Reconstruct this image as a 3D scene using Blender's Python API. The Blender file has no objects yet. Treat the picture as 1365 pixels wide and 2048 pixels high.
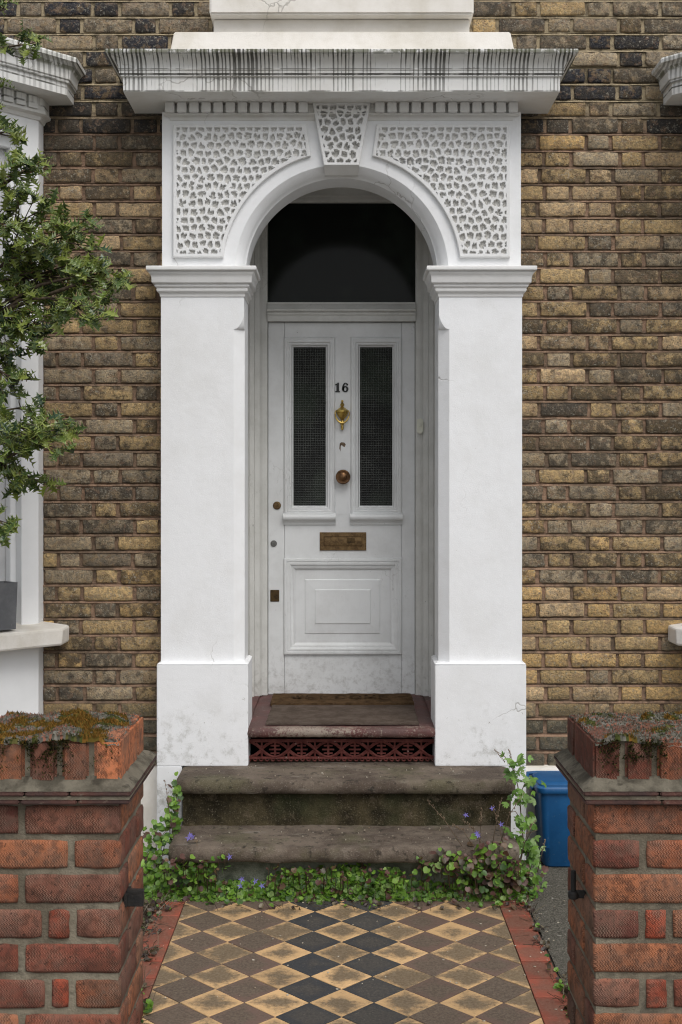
import bpy, bmesh, math, random
import numpy as np
from mathutils import Vector, Matrix, Euler, noise as mnoise

random.seed(16)
rng = np.random.default_rng(16)
scene = bpy.context.scene
COL = scene.collection
R = math.radians

# ------------------------------------------------------------------ camera, sky, sun, exposure
FOCAL, CX, HY, EYE = 2400.0, 683.5, 980.0, 1.65      # focal length in photo pixels, vanishing point, eye height
cam_data = bpy.data.cameras.new('camera')
cam = bpy.data.objects.new('camera', cam_data)
COL.objects.link(cam)
cam.location = (0, 0, EYE)
cam.rotation_euler = (R(90), 0, 0)
cam_data.sensor_fit = 'VERTICAL'
cam_data.sensor_height = 36
cam_data.sensor_width = 24
cam_data.lens = FOCAL * 36 / 2048
cam_data.shift_x = -(CX - 682.5) / 2048
cam_data.shift_y = -(1024 - HY) / 2048
cam_data.clip_end = 500
scene.camera = cam

SUN_EL, SUN_AZ = R(55), R(152)
world = bpy.data.worlds.new('World')
scene.world = world
world.use_nodes = True
wn = world.node_tree
bg = wn.nodes['Background']
sky = wn.nodes.new('ShaderNodeTexSky')
sky.sky_type = 'NISHITA'
sky.sun_disc = False
sky.sun_elevation = SUN_EL
sky.sun_rotation = SUN_AZ
sky.dust_density = 4.0
hsv = wn.nodes.new('ShaderNodeHueSaturation')         # overcast: the same sky with most of the blue taken out
hsv.inputs['Saturation'].default_value = 0.30
wn.links.new(sky.outputs[0], hsv.inputs['Color'])
wn.links.new(hsv.outputs[0], bg.inputs['Color'])
bg.inputs['Strength'].default_value = 0.15

sun_data = bpy.data.lights.new('sun', 'SUN')
sun_data.energy = 1.1
sun_data.angle = R(40)
sun_data.color = (1.0, 0.985, 0.96)
sun = bpy.data.objects.new('sun', sun_data)
COL.objects.link(sun)
sun.location = (0, -5, 12)
sd = Vector((math.sin(SUN_AZ) * math.cos(SUN_EL), math.cos(SUN_AZ) * math.cos(SUN_EL), math.sin(SUN_EL)))
sun.rotation_euler = sd.to_track_quat('Z', 'Y').to_euler()

vs = scene.view_settings
vs.view_transform = 'Standard'
vs.look = 'None'
vs.gamma = 1
vs.use_curve_mapping = False
vs.exposure = 0.08
scene.cycles.use_denoising = True
scene.cycles.denoising_input_passes = 'RGB_ALBEDO_NORMAL'
scene.cycles.filter_width = 1.15
scene.cycles.max_bounces = 6
scene.cycles.diffuse_bounces = 4
scene.cycles.glossy_bounces = 3
scene.cycles.transmission_bounces = 4

# ------------------------------------------------------------------ node helpers
class Mat:
    def __init__(self, name):
        self.m = bpy.data.materials.new(name)
        self.m.use_nodes = True
        self.nt = self.m.node_tree
        self.b = self.nt.nodes['Principled BSDF']
    def node(self, t, **props):
        n = self.nt.nodes.new(t)
        for k, v in props.items():
            setattr(n, k, v)
        return n
    def put(self, sock, v):
        if isinstance(v, bpy.types.NodeSocket):
            self.nt.links.new(v, sock)
        elif isinstance(v, (tuple, list)) and len(v) == 3 and sock.type == 'RGBA':
            sock.default_value = (*v, 1)
        else:
            sock.default_value = v
    def pos(self):
        return self.node('ShaderNodeNewGeometry').outputs['Position']
    def objco(self):
        return self.node('ShaderNodeTexCoord').outputs['Object']
    def info(self):
        return self.node('ShaderNodeObjectInfo')
    def attr(self, name='Col'):
        return self.node('ShaderNodeAttribute', attribute_name=name)
    def vmul(self, v, s):
        n = self.node('ShaderNodeVectorMath', operation='MULTIPLY')
        self.put(n.inputs[0], v)
        n.inputs[1].default_value = s
        return n.outputs[0]
    def vadd(self, a, b):
        n = self.node('ShaderNodeVectorMath', operation='ADD')
        self.put(n.inputs[0], a)
        self.put(n.inputs[1], b)
        return n.outputs[0]
    def sep(self, v):
        n = self.node('ShaderNodeSeparateXYZ')
        self.put(n.inputs[0], v)
        return n.outputs
    def noise(self, vec, scale, detail=3, rough=0.55, dist=0.0, color=False):
        n = self.node('ShaderNodeTexNoise')
        self.put(n.inputs['Vector'], vec)
        n.inputs['Scale'].default_value = scale
        n.inputs['Detail'].default_value = detail
        n.inputs['Roughness'].default_value = rough
        n.inputs['Distortion'].default_value = dist
        return n.outputs[1] if color else n.outputs[0]
    def voro(self, vec, scale, feature='F1', rnd=1.0):
        n = self.node('ShaderNodeTexVoronoi', feature=feature)
        self.put(n.inputs['Vector'], vec)
        n.inputs['Scale'].default_value = scale
        n.inputs['Randomness'].default_value = rnd
        return n.outputs['Distance']
    def math(self, op, a, b=0.0, c=0.0, clamp=False):
        n = self.node('ShaderNodeMath', operation=op, use_clamp=clamp)
        self.put(n.inputs[0], a)
        self.put(n.inputs[1], b)
        self.put(n.inputs[2], c)
        return n.outputs[0]
    def step(self, v, lo, hi, a=0.0, b=1.0):
        n = self.node('ShaderNodeMapRange', interpolation_type='SMOOTHSTEP')
        self.put(n.inputs[0], v)
        n.inputs[1].default_value = lo
        n.inputs[2].default_value = hi
        n.inputs[3].default_value = a
        n.inputs[4].default_value = b
        return n.outputs[0]
    def mix(self, f, a, b, blend='MIX'):
        n = self.node('ShaderNodeMix', data_type='RGBA', blend_type=blend)
        self.put(n.inputs[0], f)
        self.put(n.inputs[6], a)
        self.put(n.inputs[7], b)
        return n.outputs[2]
    def bump(self, h, strength=0.5, distance=0.01, normal=None):
        n = self.node('ShaderNodeBump')
        n.inputs['Strength'].default_value = strength
        n.inputs['Distance'].default_value = distance
        self.put(n.inputs['Height'], h)
        if normal:
            self.nt.links.new(normal, n.inputs['Normal'])
        return n.outputs[0]
    def done(self, color, rough=0.6, normal=None, spec=0.5, metal=0.0):
        self.put(self.b.inputs['Base Color'], color)
        self.put(self.b.inputs['Roughness'], rough)
        self.put(self.b.inputs['Metallic'], metal)
        self.b.inputs['Specular IOR Level'].default_value = spec
        if normal:
            self.nt.links.new(normal, self.b.inputs['Normal'])
        return self.m

MT = {}

def stucco(name, light, dark, amount=0.5, streaks=False, cracks=True, grime=0.0, carved=False):
    m = Mat(name)
    p = m.pos()
    n1 = m.noise(p, 2.3, 5, 0.65)
    n2 = m.noise(p, 11, 4, 0.6)
    c = m.mix(m.step(m.math('ADD', m.math('MULTIPLY', n1, 0.6), m.math('MULTIPLY', n2, 0.4)), 0.40, 0.68, 0, amount), light, dark)
    # little specks and chips
    sp = m.step(m.noise(p, 130, 2, 0.5), 0.74, 0.80)
    c = m.mix(m.math('MULTIPLY', sp, 0.55), c, (0.30, 0.28, 0.24))
    h = m.math('ADD', m.math('MULTIPLY', m.noise(p, 260, 3, 0.6), 0.45), m.math('MULTIPLY', m.noise(p, 34, 3, 0.55), 0.55))
    if cracks:
        wob = m.vadd(p, m.vmul(m.noise(p, 7, 3, 0.6, color=True), (0.16, 0.16, 0.16)))
        e = m.voro(wob, 2.6, 'DISTANCE_TO_EDGE')
        line = m.math('MULTIPLY', m.step(e, 0.0, 0.010, 1, 0), m.step(m.noise(p, 1.9, 2), 0.54, 0.66))
        c = m.mix(m.math('MULTIPLY', line, 0.55), c, (0.22, 0.20, 0.17))
        h = m.math('SUBTRACT', h, m.math('MULTIPLY', line, 0.8))
    if streaks:
        s = m.sep(p)
        v = m.node('ShaderNodeCombineXYZ')
        m.put(v.inputs[0], s[0]); m.put(v.inputs[1], m.math('MULTIPLY', s[1], 0.06))
        line = v.outputs[0]                         # what changes only along the moulding: one value per run of water
        ph = m.math('ADD', m.math('MULTIPLY', s[0], 345.0), m.math('MULTIPLY', m.noise(line, 9, 3, 0.6), 16.0))
        wav = m.math('MULTIPLY_ADD', m.math('SINE', ph), 0.5, 0.5)
        each = m.noise(line, 47, 3, 0.6)
        wide = m.noise(line, 5.5, 3, 0.6)
        thr = m.math('ADD', wav, m.math('ADD', m.math('MULTIPLY', m.math('SUBTRACT', each, 0.5), 1.9), m.math('MULTIPLY', m.math('SUBTRACT', wide, 0.5), 2.2)))
        thr = m.math('ADD', thr, m.math('MULTIPLY', m.math('SUBTRACT', m.noise(m.vmul(p, (1, 0.2, 0.3)), 70, 3, 0.65), 0.5), 0.6))
        hi = m.math('MULTIPLY', m.math('MULTIPLY', m.step(s[2], 3.432, 3.500, 0.50, 1.0), m.step(s[2], 3.424, 3.430)), m.step(s[2], 3.60, 3.56))
        lo = m.math('MULTIPLY', m.step(s[2], 3.3605, 3.362), m.step(s[2], 3.36, 3.43, 0.62, 0.85))
        down = m.sep(m.node('ShaderNodeNewGeometry').outputs['Normal'])[2]
        hi = m.math('MULTIPLY', hi, m.step(m.math('ABSOLUTE', s[0]), 1.15, 1.2, 1.0, 0.55))
        lo = m.math('MULTIPLY', m.math('MULTIPLY', lo, m.step(down, -0.8, -0.5)), m.step(m.math('ABSOLUTE', s[0]), 1.15, 1.2, 1.0, 0.4))
        k = m.math('MULTIPLY', m.step(thr, 0.66, 0.90), m.math('MAXIMUM', hi, m.math('MULTIPLY', lo, m.step(wide, 0.38, 0.58, 0.5, 0.95))))
        c = m.mix(m.math('MULTIPLY', k, 0.92), c, (0.036, 0.034, 0.025))
        gap = m.math('MAXIMUM', m.step(m.math('ABSOLUTE', m.math('SUBTRACT', s[2], 3.4305)), 0.0022, 0.0048, 1, 0),
                     m.step(m.math('ABSOLUTE', m.math('SUBTRACT', s[2], 3.452)), 0.0015, 0.004, 0.8, 0))
        gap = m.math('MULTIPLY', gap, m.step(m.noise(p, 14, 3), 0.30, 0.55))
        drip = m.math('MULTIPLY', m.step(m.math('ABSOLUTE', m.math('SUBTRACT', s[2], 3.362)), 0.0015, 0.006, 0.8, 0), m.step(m.noise(p, 16, 3), 0.38, 0.6))
        c = m.mix(m.math('MULTIPLY', drip, m.step(down, -0.8, -0.4)), c, (0.06, 0.055, 0.042))
        c = m.mix(m.math('MULTIPLY', gap, 0.9), c, (0.05, 0.048, 0.036))
        al = m.math('MULTIPLY', m.step(s[2], 3.497, 3.508), m.step(m.noise(p, 22, 4, 0.7), 0.40, 0.52))
        al = m.math('MULTIPLY', al, m.step(s[2], 3.5195, 3.5175, 0.35, 1))
        c = m.mix(m.math('MULTIPLY', al, 0.75), c, (0.10, 0.105, 0.055))
    if grime > 0:
        s = m.sep(p)
        g = m.math('MULTIPLY', m.step(m.noise(p, 9, 6, 0.75), 0.5, 0.72), m.step(m.math('ADD', s[2], m.math('MULTIPLY', m.noise(p, 4, 2), 0.5)), 0.66, 1.05, 1, 0))
        c = m.mix(m.math('MULTIPLY', g, grime), c, (0.20, 0.19, 0.14))
        flake = m.math('MULTIPLY', m.step(m.noise(p, 30, 4, 0.7, 0.6), 0.655, 0.69), m.step(s[2], 0.9, 0.5))
        c = m.mix(m.math('MULTIPLY', flake, 0.8), c, (0.19, 0.17, 0.13))
        h = m.math('SUBTRACT', h, m.math('MULTIPLY', flake, 0.7))
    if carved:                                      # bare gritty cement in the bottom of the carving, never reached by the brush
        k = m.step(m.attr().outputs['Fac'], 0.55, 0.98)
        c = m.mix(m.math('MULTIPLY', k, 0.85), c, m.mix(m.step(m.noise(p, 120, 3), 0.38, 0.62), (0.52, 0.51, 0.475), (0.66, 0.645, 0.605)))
    MT[name] = m.done(c, 0.62, m.bump(h, 0.32, 0.006), 0.35)

stucco('stucco', (0.81, 0.82, 0.83), (0.69, 0.69, 0.68), 0.5, grime=0.7)
stucco('stucco_relief', (0.74, 0.74, 0.73), (0.62, 0.61, 0.58), 0.6, cracks=False)
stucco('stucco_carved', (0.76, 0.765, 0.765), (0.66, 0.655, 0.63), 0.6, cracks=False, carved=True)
stucco('stucco_cornice', (0.76, 0.76, 0.74), (0.62, 0.60, 0.55), 0.7, streaks=True)
stucco('stucco_cream', (0.78, 0.75, 0.70), (0.60, 0.56, 0.48), 0.8)

def paint(name, light, dark, chips=0.6, rough=0.42):
    m = Mat(name)
    p = m.pos()
    c = m.mix(m.step(m.noise(p, 5, 5, 0.7), 0.38, 0.68), light, dark)
    grain = m.noise(m.vmul(p, (1, 1, 0.06)), 180, 3, 0.6)
    ch = m.step(m.noise(m.vmul(p, (1, 1, 0.35)), 55, 4, 0.7), 0.69, 0.72)
    ch = m.math('MULTIPLY', ch, m.step(m.noise(p, 3.1, 2), 0.46, 0.62))
    c = m.mix(m.math('MULTIPLY', ch, chips), c, (0.10, 0.085, 0.07))
    wob = m.vadd(p, m.vmul(m.noise(p, 14, 3, 0.6, color=True), (0.07, 0.07, 0.07)))
    e = m.voro(m.vmul(wob, (1, 1, 0.45)), 17, 'DISTANCE_TO_EDGE')
    cr = m.math('MULTIPLY', m.step(e, 0.0, 0.022, 1, 0), m.step(m.noise(p, 2.4, 3), 0.54, 0.66))
    c = m.mix(m.math('MULTIPLY', cr, 0.33), c, (0.16, 0.15, 0.13))
    s = m.sep(p)
    mud = m.math('MULTIPLY', m.step(m.noise(p, 26, 5, 0.75), 0.44, 0.70), m.step(s[2], 0.98, 0.62))
    c = m.mix(m.math('MULTIPLY', mud, 0.42), c, (0.20, 0.185, 0.16))
    h = m.math('SUBTRACT', m.math('MULTIPLY', grain, 0.35), m.math('ADD', m.math('MULTIPLY', ch, 0.8), m.math('MULTIPLY', cr, 0.5)))
    MT[name] = m.done(c, rough, m.bump(h, 0.35, 0.003), 0.4)

paint('door_paint', (0.74, 0.755, 0.76), (0.66, 0.67, 0.67))
paint('frame_paint', (0.66, 0.66, 0.635), (0.56, 0.56, 0.53), 0.8)

def stock_brick(name, use_attr):
    m = Mat(name)
    p = m.pos()
    if use_attr:
        a = m.attr()
        base, soot = a.outputs['Color'], a.outputs['Alpha']
    else:
        i = m.info()
        base, soot = i.outputs['Color'], i.outputs['Alpha']
    nb = m.noise(p, 24, 3, 0.6)
    nm = m.noise(p, 62, 4, 0.65)
    nf = m.noise(p, 190, 3, 0.65)
    c = m.mix(m.step(nm, 0.38, 0.62, 0, 0.75), m.mix(1.0, base, (0.80, 0.78, 0.76), 'MULTIPLY'), m.mix(1.0, base, (1.55, 1.38, 1.15), 'MULTIPLY'))
    c = m.mix(m.step(m.noise(p, 19, 4, 0.6), 0.52, 0.62, 0, 0.50), c, (0.30, 0.205, 0.105))
    c = m.mix(m.step(m.noise(m.vmul(p, (1, 1, 1.4)), 13, 4, 0.65), 0.53, 0.64, 0, 0.45), c, (0.150, 0.130, 0.105))
    mott = m.math('ADD', m.math('ADD', m.math('MULTIPLY', nb, 0.50), m.math('MULTIPLY', nm, 0.34)), m.math('MULTIPLY', nf, 0.16))
    dark = m.step(m.math('ADD', mott, m.math('MULTIPLY', m.math('SUBTRACT', soot, 0.5), 0.8)), 0.465, 0.575)
    c = m.mix(m.math('MULTIPLY', dark, 0.78), c, (0.046, 0.040, 0.034))
    smear = m.math('MULTIPLY', m.step(m.noise(p, 33, 4, 0.65, 0.4), 0.55, 0.63), 0.50)
    c = m.mix(smear, c, (0.25, 0.165, 0.110))
    wash = m.math('MULTIPLY', m.step(m.noise(p, 88, 4, 0.75), 0.55, 0.66), m.step(m.noise(p, 6.0, 2), 0.40, 0.60, 0.20, 0.75))
    c = m.mix(wash, c, (0.40, 0.375, 0.305))
    pit = m.step(m.noise(p, 240, 2, 0.5), 0.61, 0.69)
    c = m.mix(m.math('MULTIPLY', pit, 0.75), c, (0.028, 0.024, 0.020))
    s = m.sep(p)
    foot_tone = m.math('MULTIPLY', m.step(m.math('ADD', s[2], m.math('MULTIPLY', nb, 0.12)), 0.70, 0.80, 1, 0), 0.55)  # darker, greener tone towards the foot of the wall
    c = m.mix(foot_tone, c, (0.075, 0.075, 0.055))
    h = m.math('SUBTRACT', m.math('ADD', m.math('MULTIPLY', nm, 0.9), m.math('MULTIPLY', nf, 0.7)), m.math('MULTIPLY', pit, 0.45))
    MT[name] = m.done(c, 0.88, m.bump(h, 0.85, 0.010), 0.2)

stock_brick('stock_brick', False)
stock_brick('stock_brick_far', True)

def mortar():
    m = Mat('mortar')
    p = m.pos()
    s = m.sep(p)
    n1 = m.noise(p, 6, 4, 0.65)
    c = m.mix(m.step(n1, 0.36, 0.62), (0.165, 0.118, 0.082), (0.315, 0.205, 0.138))
    top = m.step(m.math('ADD', s[2], m.math('MULTIPLY', n1, 0.2)), 3.36, 3.5)
    c = m.mix(top, c, (0.37, 0.30, 0.195))
    c = m.mix(m.math('MULTIPLY', m.step(m.noise(p, 22, 5, 0.7), 0.46, 0.64), 0.60), c, (0.055, 0.046, 0.036))
    h = m.math('ADD', m.noise(p, 150, 4, 0.7), m.math('MULTIPLY', m.noise(p, 34, 3), 0.8))
    MT['mortar'] = m.done(c, 0.95, m.bump(h, 0.8, 0.008), 0.15)
mortar()

def pier_brick():
    m = Mat('pier_brick')
    p = m.pos()
    i = m.info()
    s = m.sep(p)
    side = m.math('ADD', s[0], s[1])
    # combed (rusticated) face: wavering vertical grooves
    tri = m.math('PINGPONG', m.math('MULTIPLY', s[2], 1.0), 0.0045)
    ph = m.math('MULTIPLY', m.math('ADD', side, m.math('MULTIPLY', tri, 0.9)), 1050.0)
    wob = m.math('MULTIPLY', m.noise(p, 55, 2), 5.0)
    comb = m.math('MULTIPLY', m.math('SINE', m.math('ADD', ph, wob)), m.step(m.noise(p, 27, 3, 0.6), 0.34, 0.62, 0.15, 1.0))
    n1 = m.noise(p, 13, 4, 0.65)
    n2 = m.noise(p, 60, 4, 0.65)
    c = m.mix(m.step(n1, 0.34, 0.66), i.outputs['Color'], m.mix(1.0, i.outputs['Color'], (1.5, 1.35, 1.2), 'MULTIPLY'))
    c = m.mix(m.math('MULTIPLY', m.step(n2, 0.44, 0.62), 0.62), c, (0.065, 0.032, 0.022))
    c = m.mix(m.math('MULTIPLY', m.step(m.noise(p, 4.5, 3, 0.6), 0.52, 0.70), m.math('MULTIPLY', i.outputs['Alpha'], 0.8)), c, (0.055, 0.042, 0.030))
    salt = m.math('MULTIPLY', m.step(comb, 0.2, 0.9), m.step(m.noise(p, 7.7, 3, 0.6), 0.40, 0.66, 0.10, 0.60))
    c = m.mix(m.math('MULTIPLY', salt, 0.55), c, (0.46, 0.31, 0.225))
    c = m.mix(m.math('MULTIPLY', m.step(m.noise(p, 10, 4, 0.7), 0.42, 0.62), 0.28), c, (0.235, 0.165, 0.125))
    grv = m.step(comb, -0.15, -0.9, 0, 0.45)
    c = m.mix(grv, c, (0.075, 0.032, 0.02))
    h = m.math('ADD', m.math('MULTIPLY', comb, 0.45), m.math('MULTIPLY', n2, 0.6))
    pit = m.step(m.noise(p, 85, 3, 0.6), 0.62, 0.70)
    c = m.mix(m.math('MULTIPLY', pit, 0.7), c, (0.040, 0.024, 0.018))
    h = m.math('SUBTRACT', h, m.math('MULTIPLY', pit, 0.8))
    MT['pier_brick'] = m.done(c, 0.88, m.bump(h, 0.50, 0.004), 0.2)
pier_brick()

def simple(name, c0, c1, scale=12, rough=0.8, bs=0.4, bscale=120, spec=0.3, c2=None, c2scale=60, c2lo=0.6, c2hi=0.68, c2amt=0.8, dist=0.005):
    m = Mat(name)
    p = m.pos()
    c = m.mix(m.step(m.noise(p, scale, 5, 0.65), 0.36, 0.64), c0, c1)
    if c2:
        c = m.mix(m.math('MULTIPLY', m.step(m.noise(p, c2scale, 3, 0.6), c2lo, c2hi), c2amt), c, c2)
    h = m.math('ADD', m.noise(p, bscale, 4, 0.65), m.math('MULTIPLY', m.noise(p, bscale / 5, 3), 0.7))
    MT[name] = m.done(c, rough, m.bump(h, bs, dist), spec)

simple('pier_mortar', (0.130, 0.110, 0.080), (0.245, 0.215, 0.160), 9, 0.95, 0.7, 170, 0.2, (0.055, 0.05, 0.04), 18, 0.55, 0.7, 0.6)
simple('flaunching', (0.070, 0.062, 0.046), (0.155, 0.138, 0.105), 16, 0.95, 0.8, 110, 0.2, (0.035, 0.03, 0.022), 30, 0.55, 0.68, 0.7)
simple('creasing_tile', (0.060, 0.036, 0.032), (0.115, 0.052, 0.040), 10, 0.85, 0.6, 150, 0.3, (0.16, 0.13, 0.10), 40, 0.60, 0.7, 0.6)
simple('soil', (0.045, 0.036, 0.026), (0.105, 0.086, 0.064), 14, 0.98, 1.0, 90, 0.1, (0.17, 0.15, 0.12), 120, 0.62, 0.68, 0.7, 0.02)
simple('concrete', (0.075, 0.070, 0.055), (0.215, 0.200, 0.165), 150, 0.95, 1.0, 150, 0.2, (0.44, 0.42, 0.37), 38, 0.66, 0.70, 0.85, 0.02)
simple('pavement', (0.16, 0.155, 0.145), (0.22, 0.215, 0.20), 3, 0.95, 0.5, 90, 0.2)
simple('grout', (0.055, 0.048, 0.038), (0.10, 0.088, 0.07), 20, 0.95, 0.6, 120, 0.2)
simple('black_iron', (0.010, 0.010, 0.010), (0.022, 0.020, 0.018), 30, 0.55, 0.4, 160, 0.4, (0.07, 0.032, 0.015), 40, 0.66, 0.74, 0.5)
simple('number_black', (0.008, 0.008, 0.008), (0.012, 0.012, 0.012), 30, 0.35, 0.05, 100, 0.4)
simple('cavity_black', (0.004, 0.004, 0.004), (0.006, 0.006, 0.006), 5, 1.0, 0.0, 50, 0.0)
simple('hall_black', (0.006, 0.006, 0.006), (0.01, 0.01, 0.01), 3, 1.0, 0.0, 50, 0.0)
simple('planter_grey', (0.115, 0.118, 0.125), (0.15, 0.153, 0.16), 12, 0.8, 0.2, 150, 0.3, (0.2, 0.2, 0.2), 90, 0.66, 0.72, 0.4)
simple('bell_plastic', (0.66, 0.66, 0.56), (0.72, 0.72, 0.62), 20, 0.4, 0.05, 100, 0.5)
simple('bark', (0.050, 0.036, 0.026), (0.115, 0.088, 0.06), 25, 0.9, 0.8, 100, 0.2)
simple('bud', (0.115, 0.055, 0.018), (0.24, 0.13, 0.045), 60, 0.7, 0.3, 300, 0.3)
simple('iron_red', (0.100, 0.022, 0.018), (0.175, 0.048, 0.038), 25, 0.7, 0.5, 150, 0.35, (0.34, 0.30, 0.26), 55, 0.66, 0.72, 0.75)
simple('coir', (0.060, 0.036, 0.018), (0.115, 0.070, 0.036), 22, 1.0, 1.0, 420, 0.05, (0.17, 0.12, 0.075), 260, 0.58, 0.7, 0.5)
simple('coir_print', (0.030, 0.018, 0.010), (0.095, 0.058, 0.030), 60, 1.0, 0.8, 420, 0.05)
simple('carpet_grey', (0.078, 0.058, 0.046), (0.12, 0.094, 0.076), 14, 1.0, 1.0, 380, 0.05, (0.22, 0.19, 0.155), 200, 0.62, 0.7, 0.6)
simple('plastic_blue', (0.006, 0.072, 0.20), (0.010, 0.092, 0.24), 8, 0.45, 0.12, 240, 0.45, (0.10, 0.15, 0.20), 60, 0.62, 0.72, 0.45)
simple('twig', (0.11, 0.075, 0.05), (0.20, 0.15, 0.10), 40, 0.9, 0.3, 200, 0.2)
simple('debris', (0.22, 0.17, 0.11), (0.50, 0.46, 0.38), 90, 0.9, 0.2, 200, 0.2)
simple('curtain', (0.52, 0.525, 0.53), (0.66, 0.665, 0.67), 4, 0.9, 0.2, 60, 0.2)
simple('bay_paint', (0.85, 0.86, 0.865), (0.80, 0.81, 0.815), 3, 0.5, 0.15, 200, 0.4)

def brass(name, c0, c1, rough):
    m = Mat(name)
    p = m.pos()
    c = m.mix(m.step(m.noise(p, 45, 5, 0.7), 0.38, 0.64), c0, c1)
    MT[name] = m.done(c, rough, m.bump(m.noise(p, 200, 3), 0.12, 0.002), 0.5, 0.85)
brass('brass_bright', (0.58, 0.42, 0.12), (0.30, 0.20, 0.06), 0.28)
brass('brass_dull', (0.23, 0.150, 0.072), (0.115, 0.072, 0.036), 0.42)
brass('brass_dark', (0.115, 0.072, 0.032), (0.055, 0.038, 0.022), 0.5)
brass('brass_brown', (0.21, 0.115, 0.055), (0.10, 0.055, 0.030), 0.36)
brass('steel_dull', (0.30, 0.30, 0.29), (0.17, 0.17, 0.16), 0.4)

def stone():
    m = Mat('step_stone')
    p = m.pos()
    s = m.sep(p)
    n1 = m.noise(p, 5.5, 5, 0.65)
    c = m.mix(m.step(n1, 0.36, 0.64), (0.080, 0.060, 0.046), (0.165, 0.132, 0.102))
    c = m.mix(m.math('MULTIPLY', m.step(m.noise(p, 3.2, 4, 0.65), 0.50, 0.66), 0.6), c, (0.085, 0.082, 0.040))
    c = m.mix(m.math('MULTIPLY', m.step(m.noise(p, 210, 2, 0.5), 0.60, 0.68), 0.45), c, (0.27, 0.24, 0.20))
    worn = m.math('MULTIPLY', m.step(m.noise(m.vmul(p, (0.35, 1, 1)), 13, 5, 0.75), 0.56, 0.68), 0.6)
    c = m.mix(worn, c, (0.235, 0.21, 0.175))
    c = m.mix(m.math('MULTIPLY', m.step(m.noise(p, 27, 4, 0.7), 0.54, 0.68), 0.75), c, (0.022, 0.019, 0.014))
    h = m.math('ADD', m.noise(p, 190, 4, 0.7), m.math('MULTIPLY', m.noise(p, 28, 4), 1.0))
    MT['step_stone'] = m.done(c, 0.9, m.bump(h, 0.7, 0.008), 0.25)
    m = Mat('riser_stone')
    p = m.pos()
    c = m.mix(m.step(m.noise(p, 7, 5, 0.7), 0.36, 0.62), (0.024, 0.020, 0.012), (0.082, 0.066, 0.036))
    c = m.mix(m.math('MULTIPLY', m.step(m.noise(p, 18, 5, 0.75), 0.54, 0.66), 0.6), c, (0.145, 0.115, 0.080))
    c = m.mix(m.math('MULTIPLY', m.step(m.noise(p, 160, 2, 0.5), 0.60, 0.68), 0.6), c, (0.20, 0.175, 0.12))
    c = m.mix(m.math('MULTIPLY', m.step(m.noise(p, 4, 3), 0.5, 0.7), 0.5), c, (0.045, 0.055, 0.024))
    h = m.math('ADD', m.noise(p, 150, 4, 0.7), m.noise(p, 26, 4))
    MT['riser_stone'] = m.done(c, 0.95, m.bump(h, 0.9, 0.010), 0.15)
    m = Mat('plinth_concrete')
    p = m.pos()
    c = m.mix(m.step(m.noise(p, 8, 5, 0.7), 0.36, 0.62), (0.085, 0.098, 0.070), (0.19, 0.205, 0.16))
    h = m.math('ADD', m.noise(p, 150, 4, 0.7), m.noise(p, 26, 4))
    MT['plinth_concrete'] = m.done(c, 0.95, m.bump(h, 0.8, 0.008), 0.15)
    m = Mat('red_step_paint')
    p = m.pos()
    s = m.sep(p)
    c = m.mix(m.step(m.noise(p, 9, 5, 0.65), 0.36, 0.62), (0.090, 0.028, 0.025), (0.140, 0.052, 0.048))
    c = m.mix(m.step(m.noise(p, 7, 4), 0.38, 0.62, 0.15, 0.75), c, (0.080, 0.050, 0.044))
    nose = m.math('MULTIPLY', m.step(s[1], 5.35, 5.325), m.step(m.math('ADD', m.noise(p, 95, 4, 0.75), m.math('MULTIPLY', m.math('SUBTRACT', m.noise(p, 6, 2), 0.5), 0.7)), 0.46, 0.60))
    c = m.mix(m.math('MULTIPLY', nose, 0.75), c, (0.30, 0.255, 0.205))
    c = m.mix(m.math('MULTIPLY', m.step(m.noise(p, 44, 4, 0.7), 0.62, 0.7), 0.7), c, (0.33, 0.29, 0.26))
    h = m.math('ADD', m.noise(p, 140, 4, 0.7), m.math('MULTIPLY', m.noise(p, 30, 3), 0.8))
    MT['red_step_paint'] = m.done(c, 0.6, m.bump(h, 0.5, 0.006), 0.35)
stone()

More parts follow.
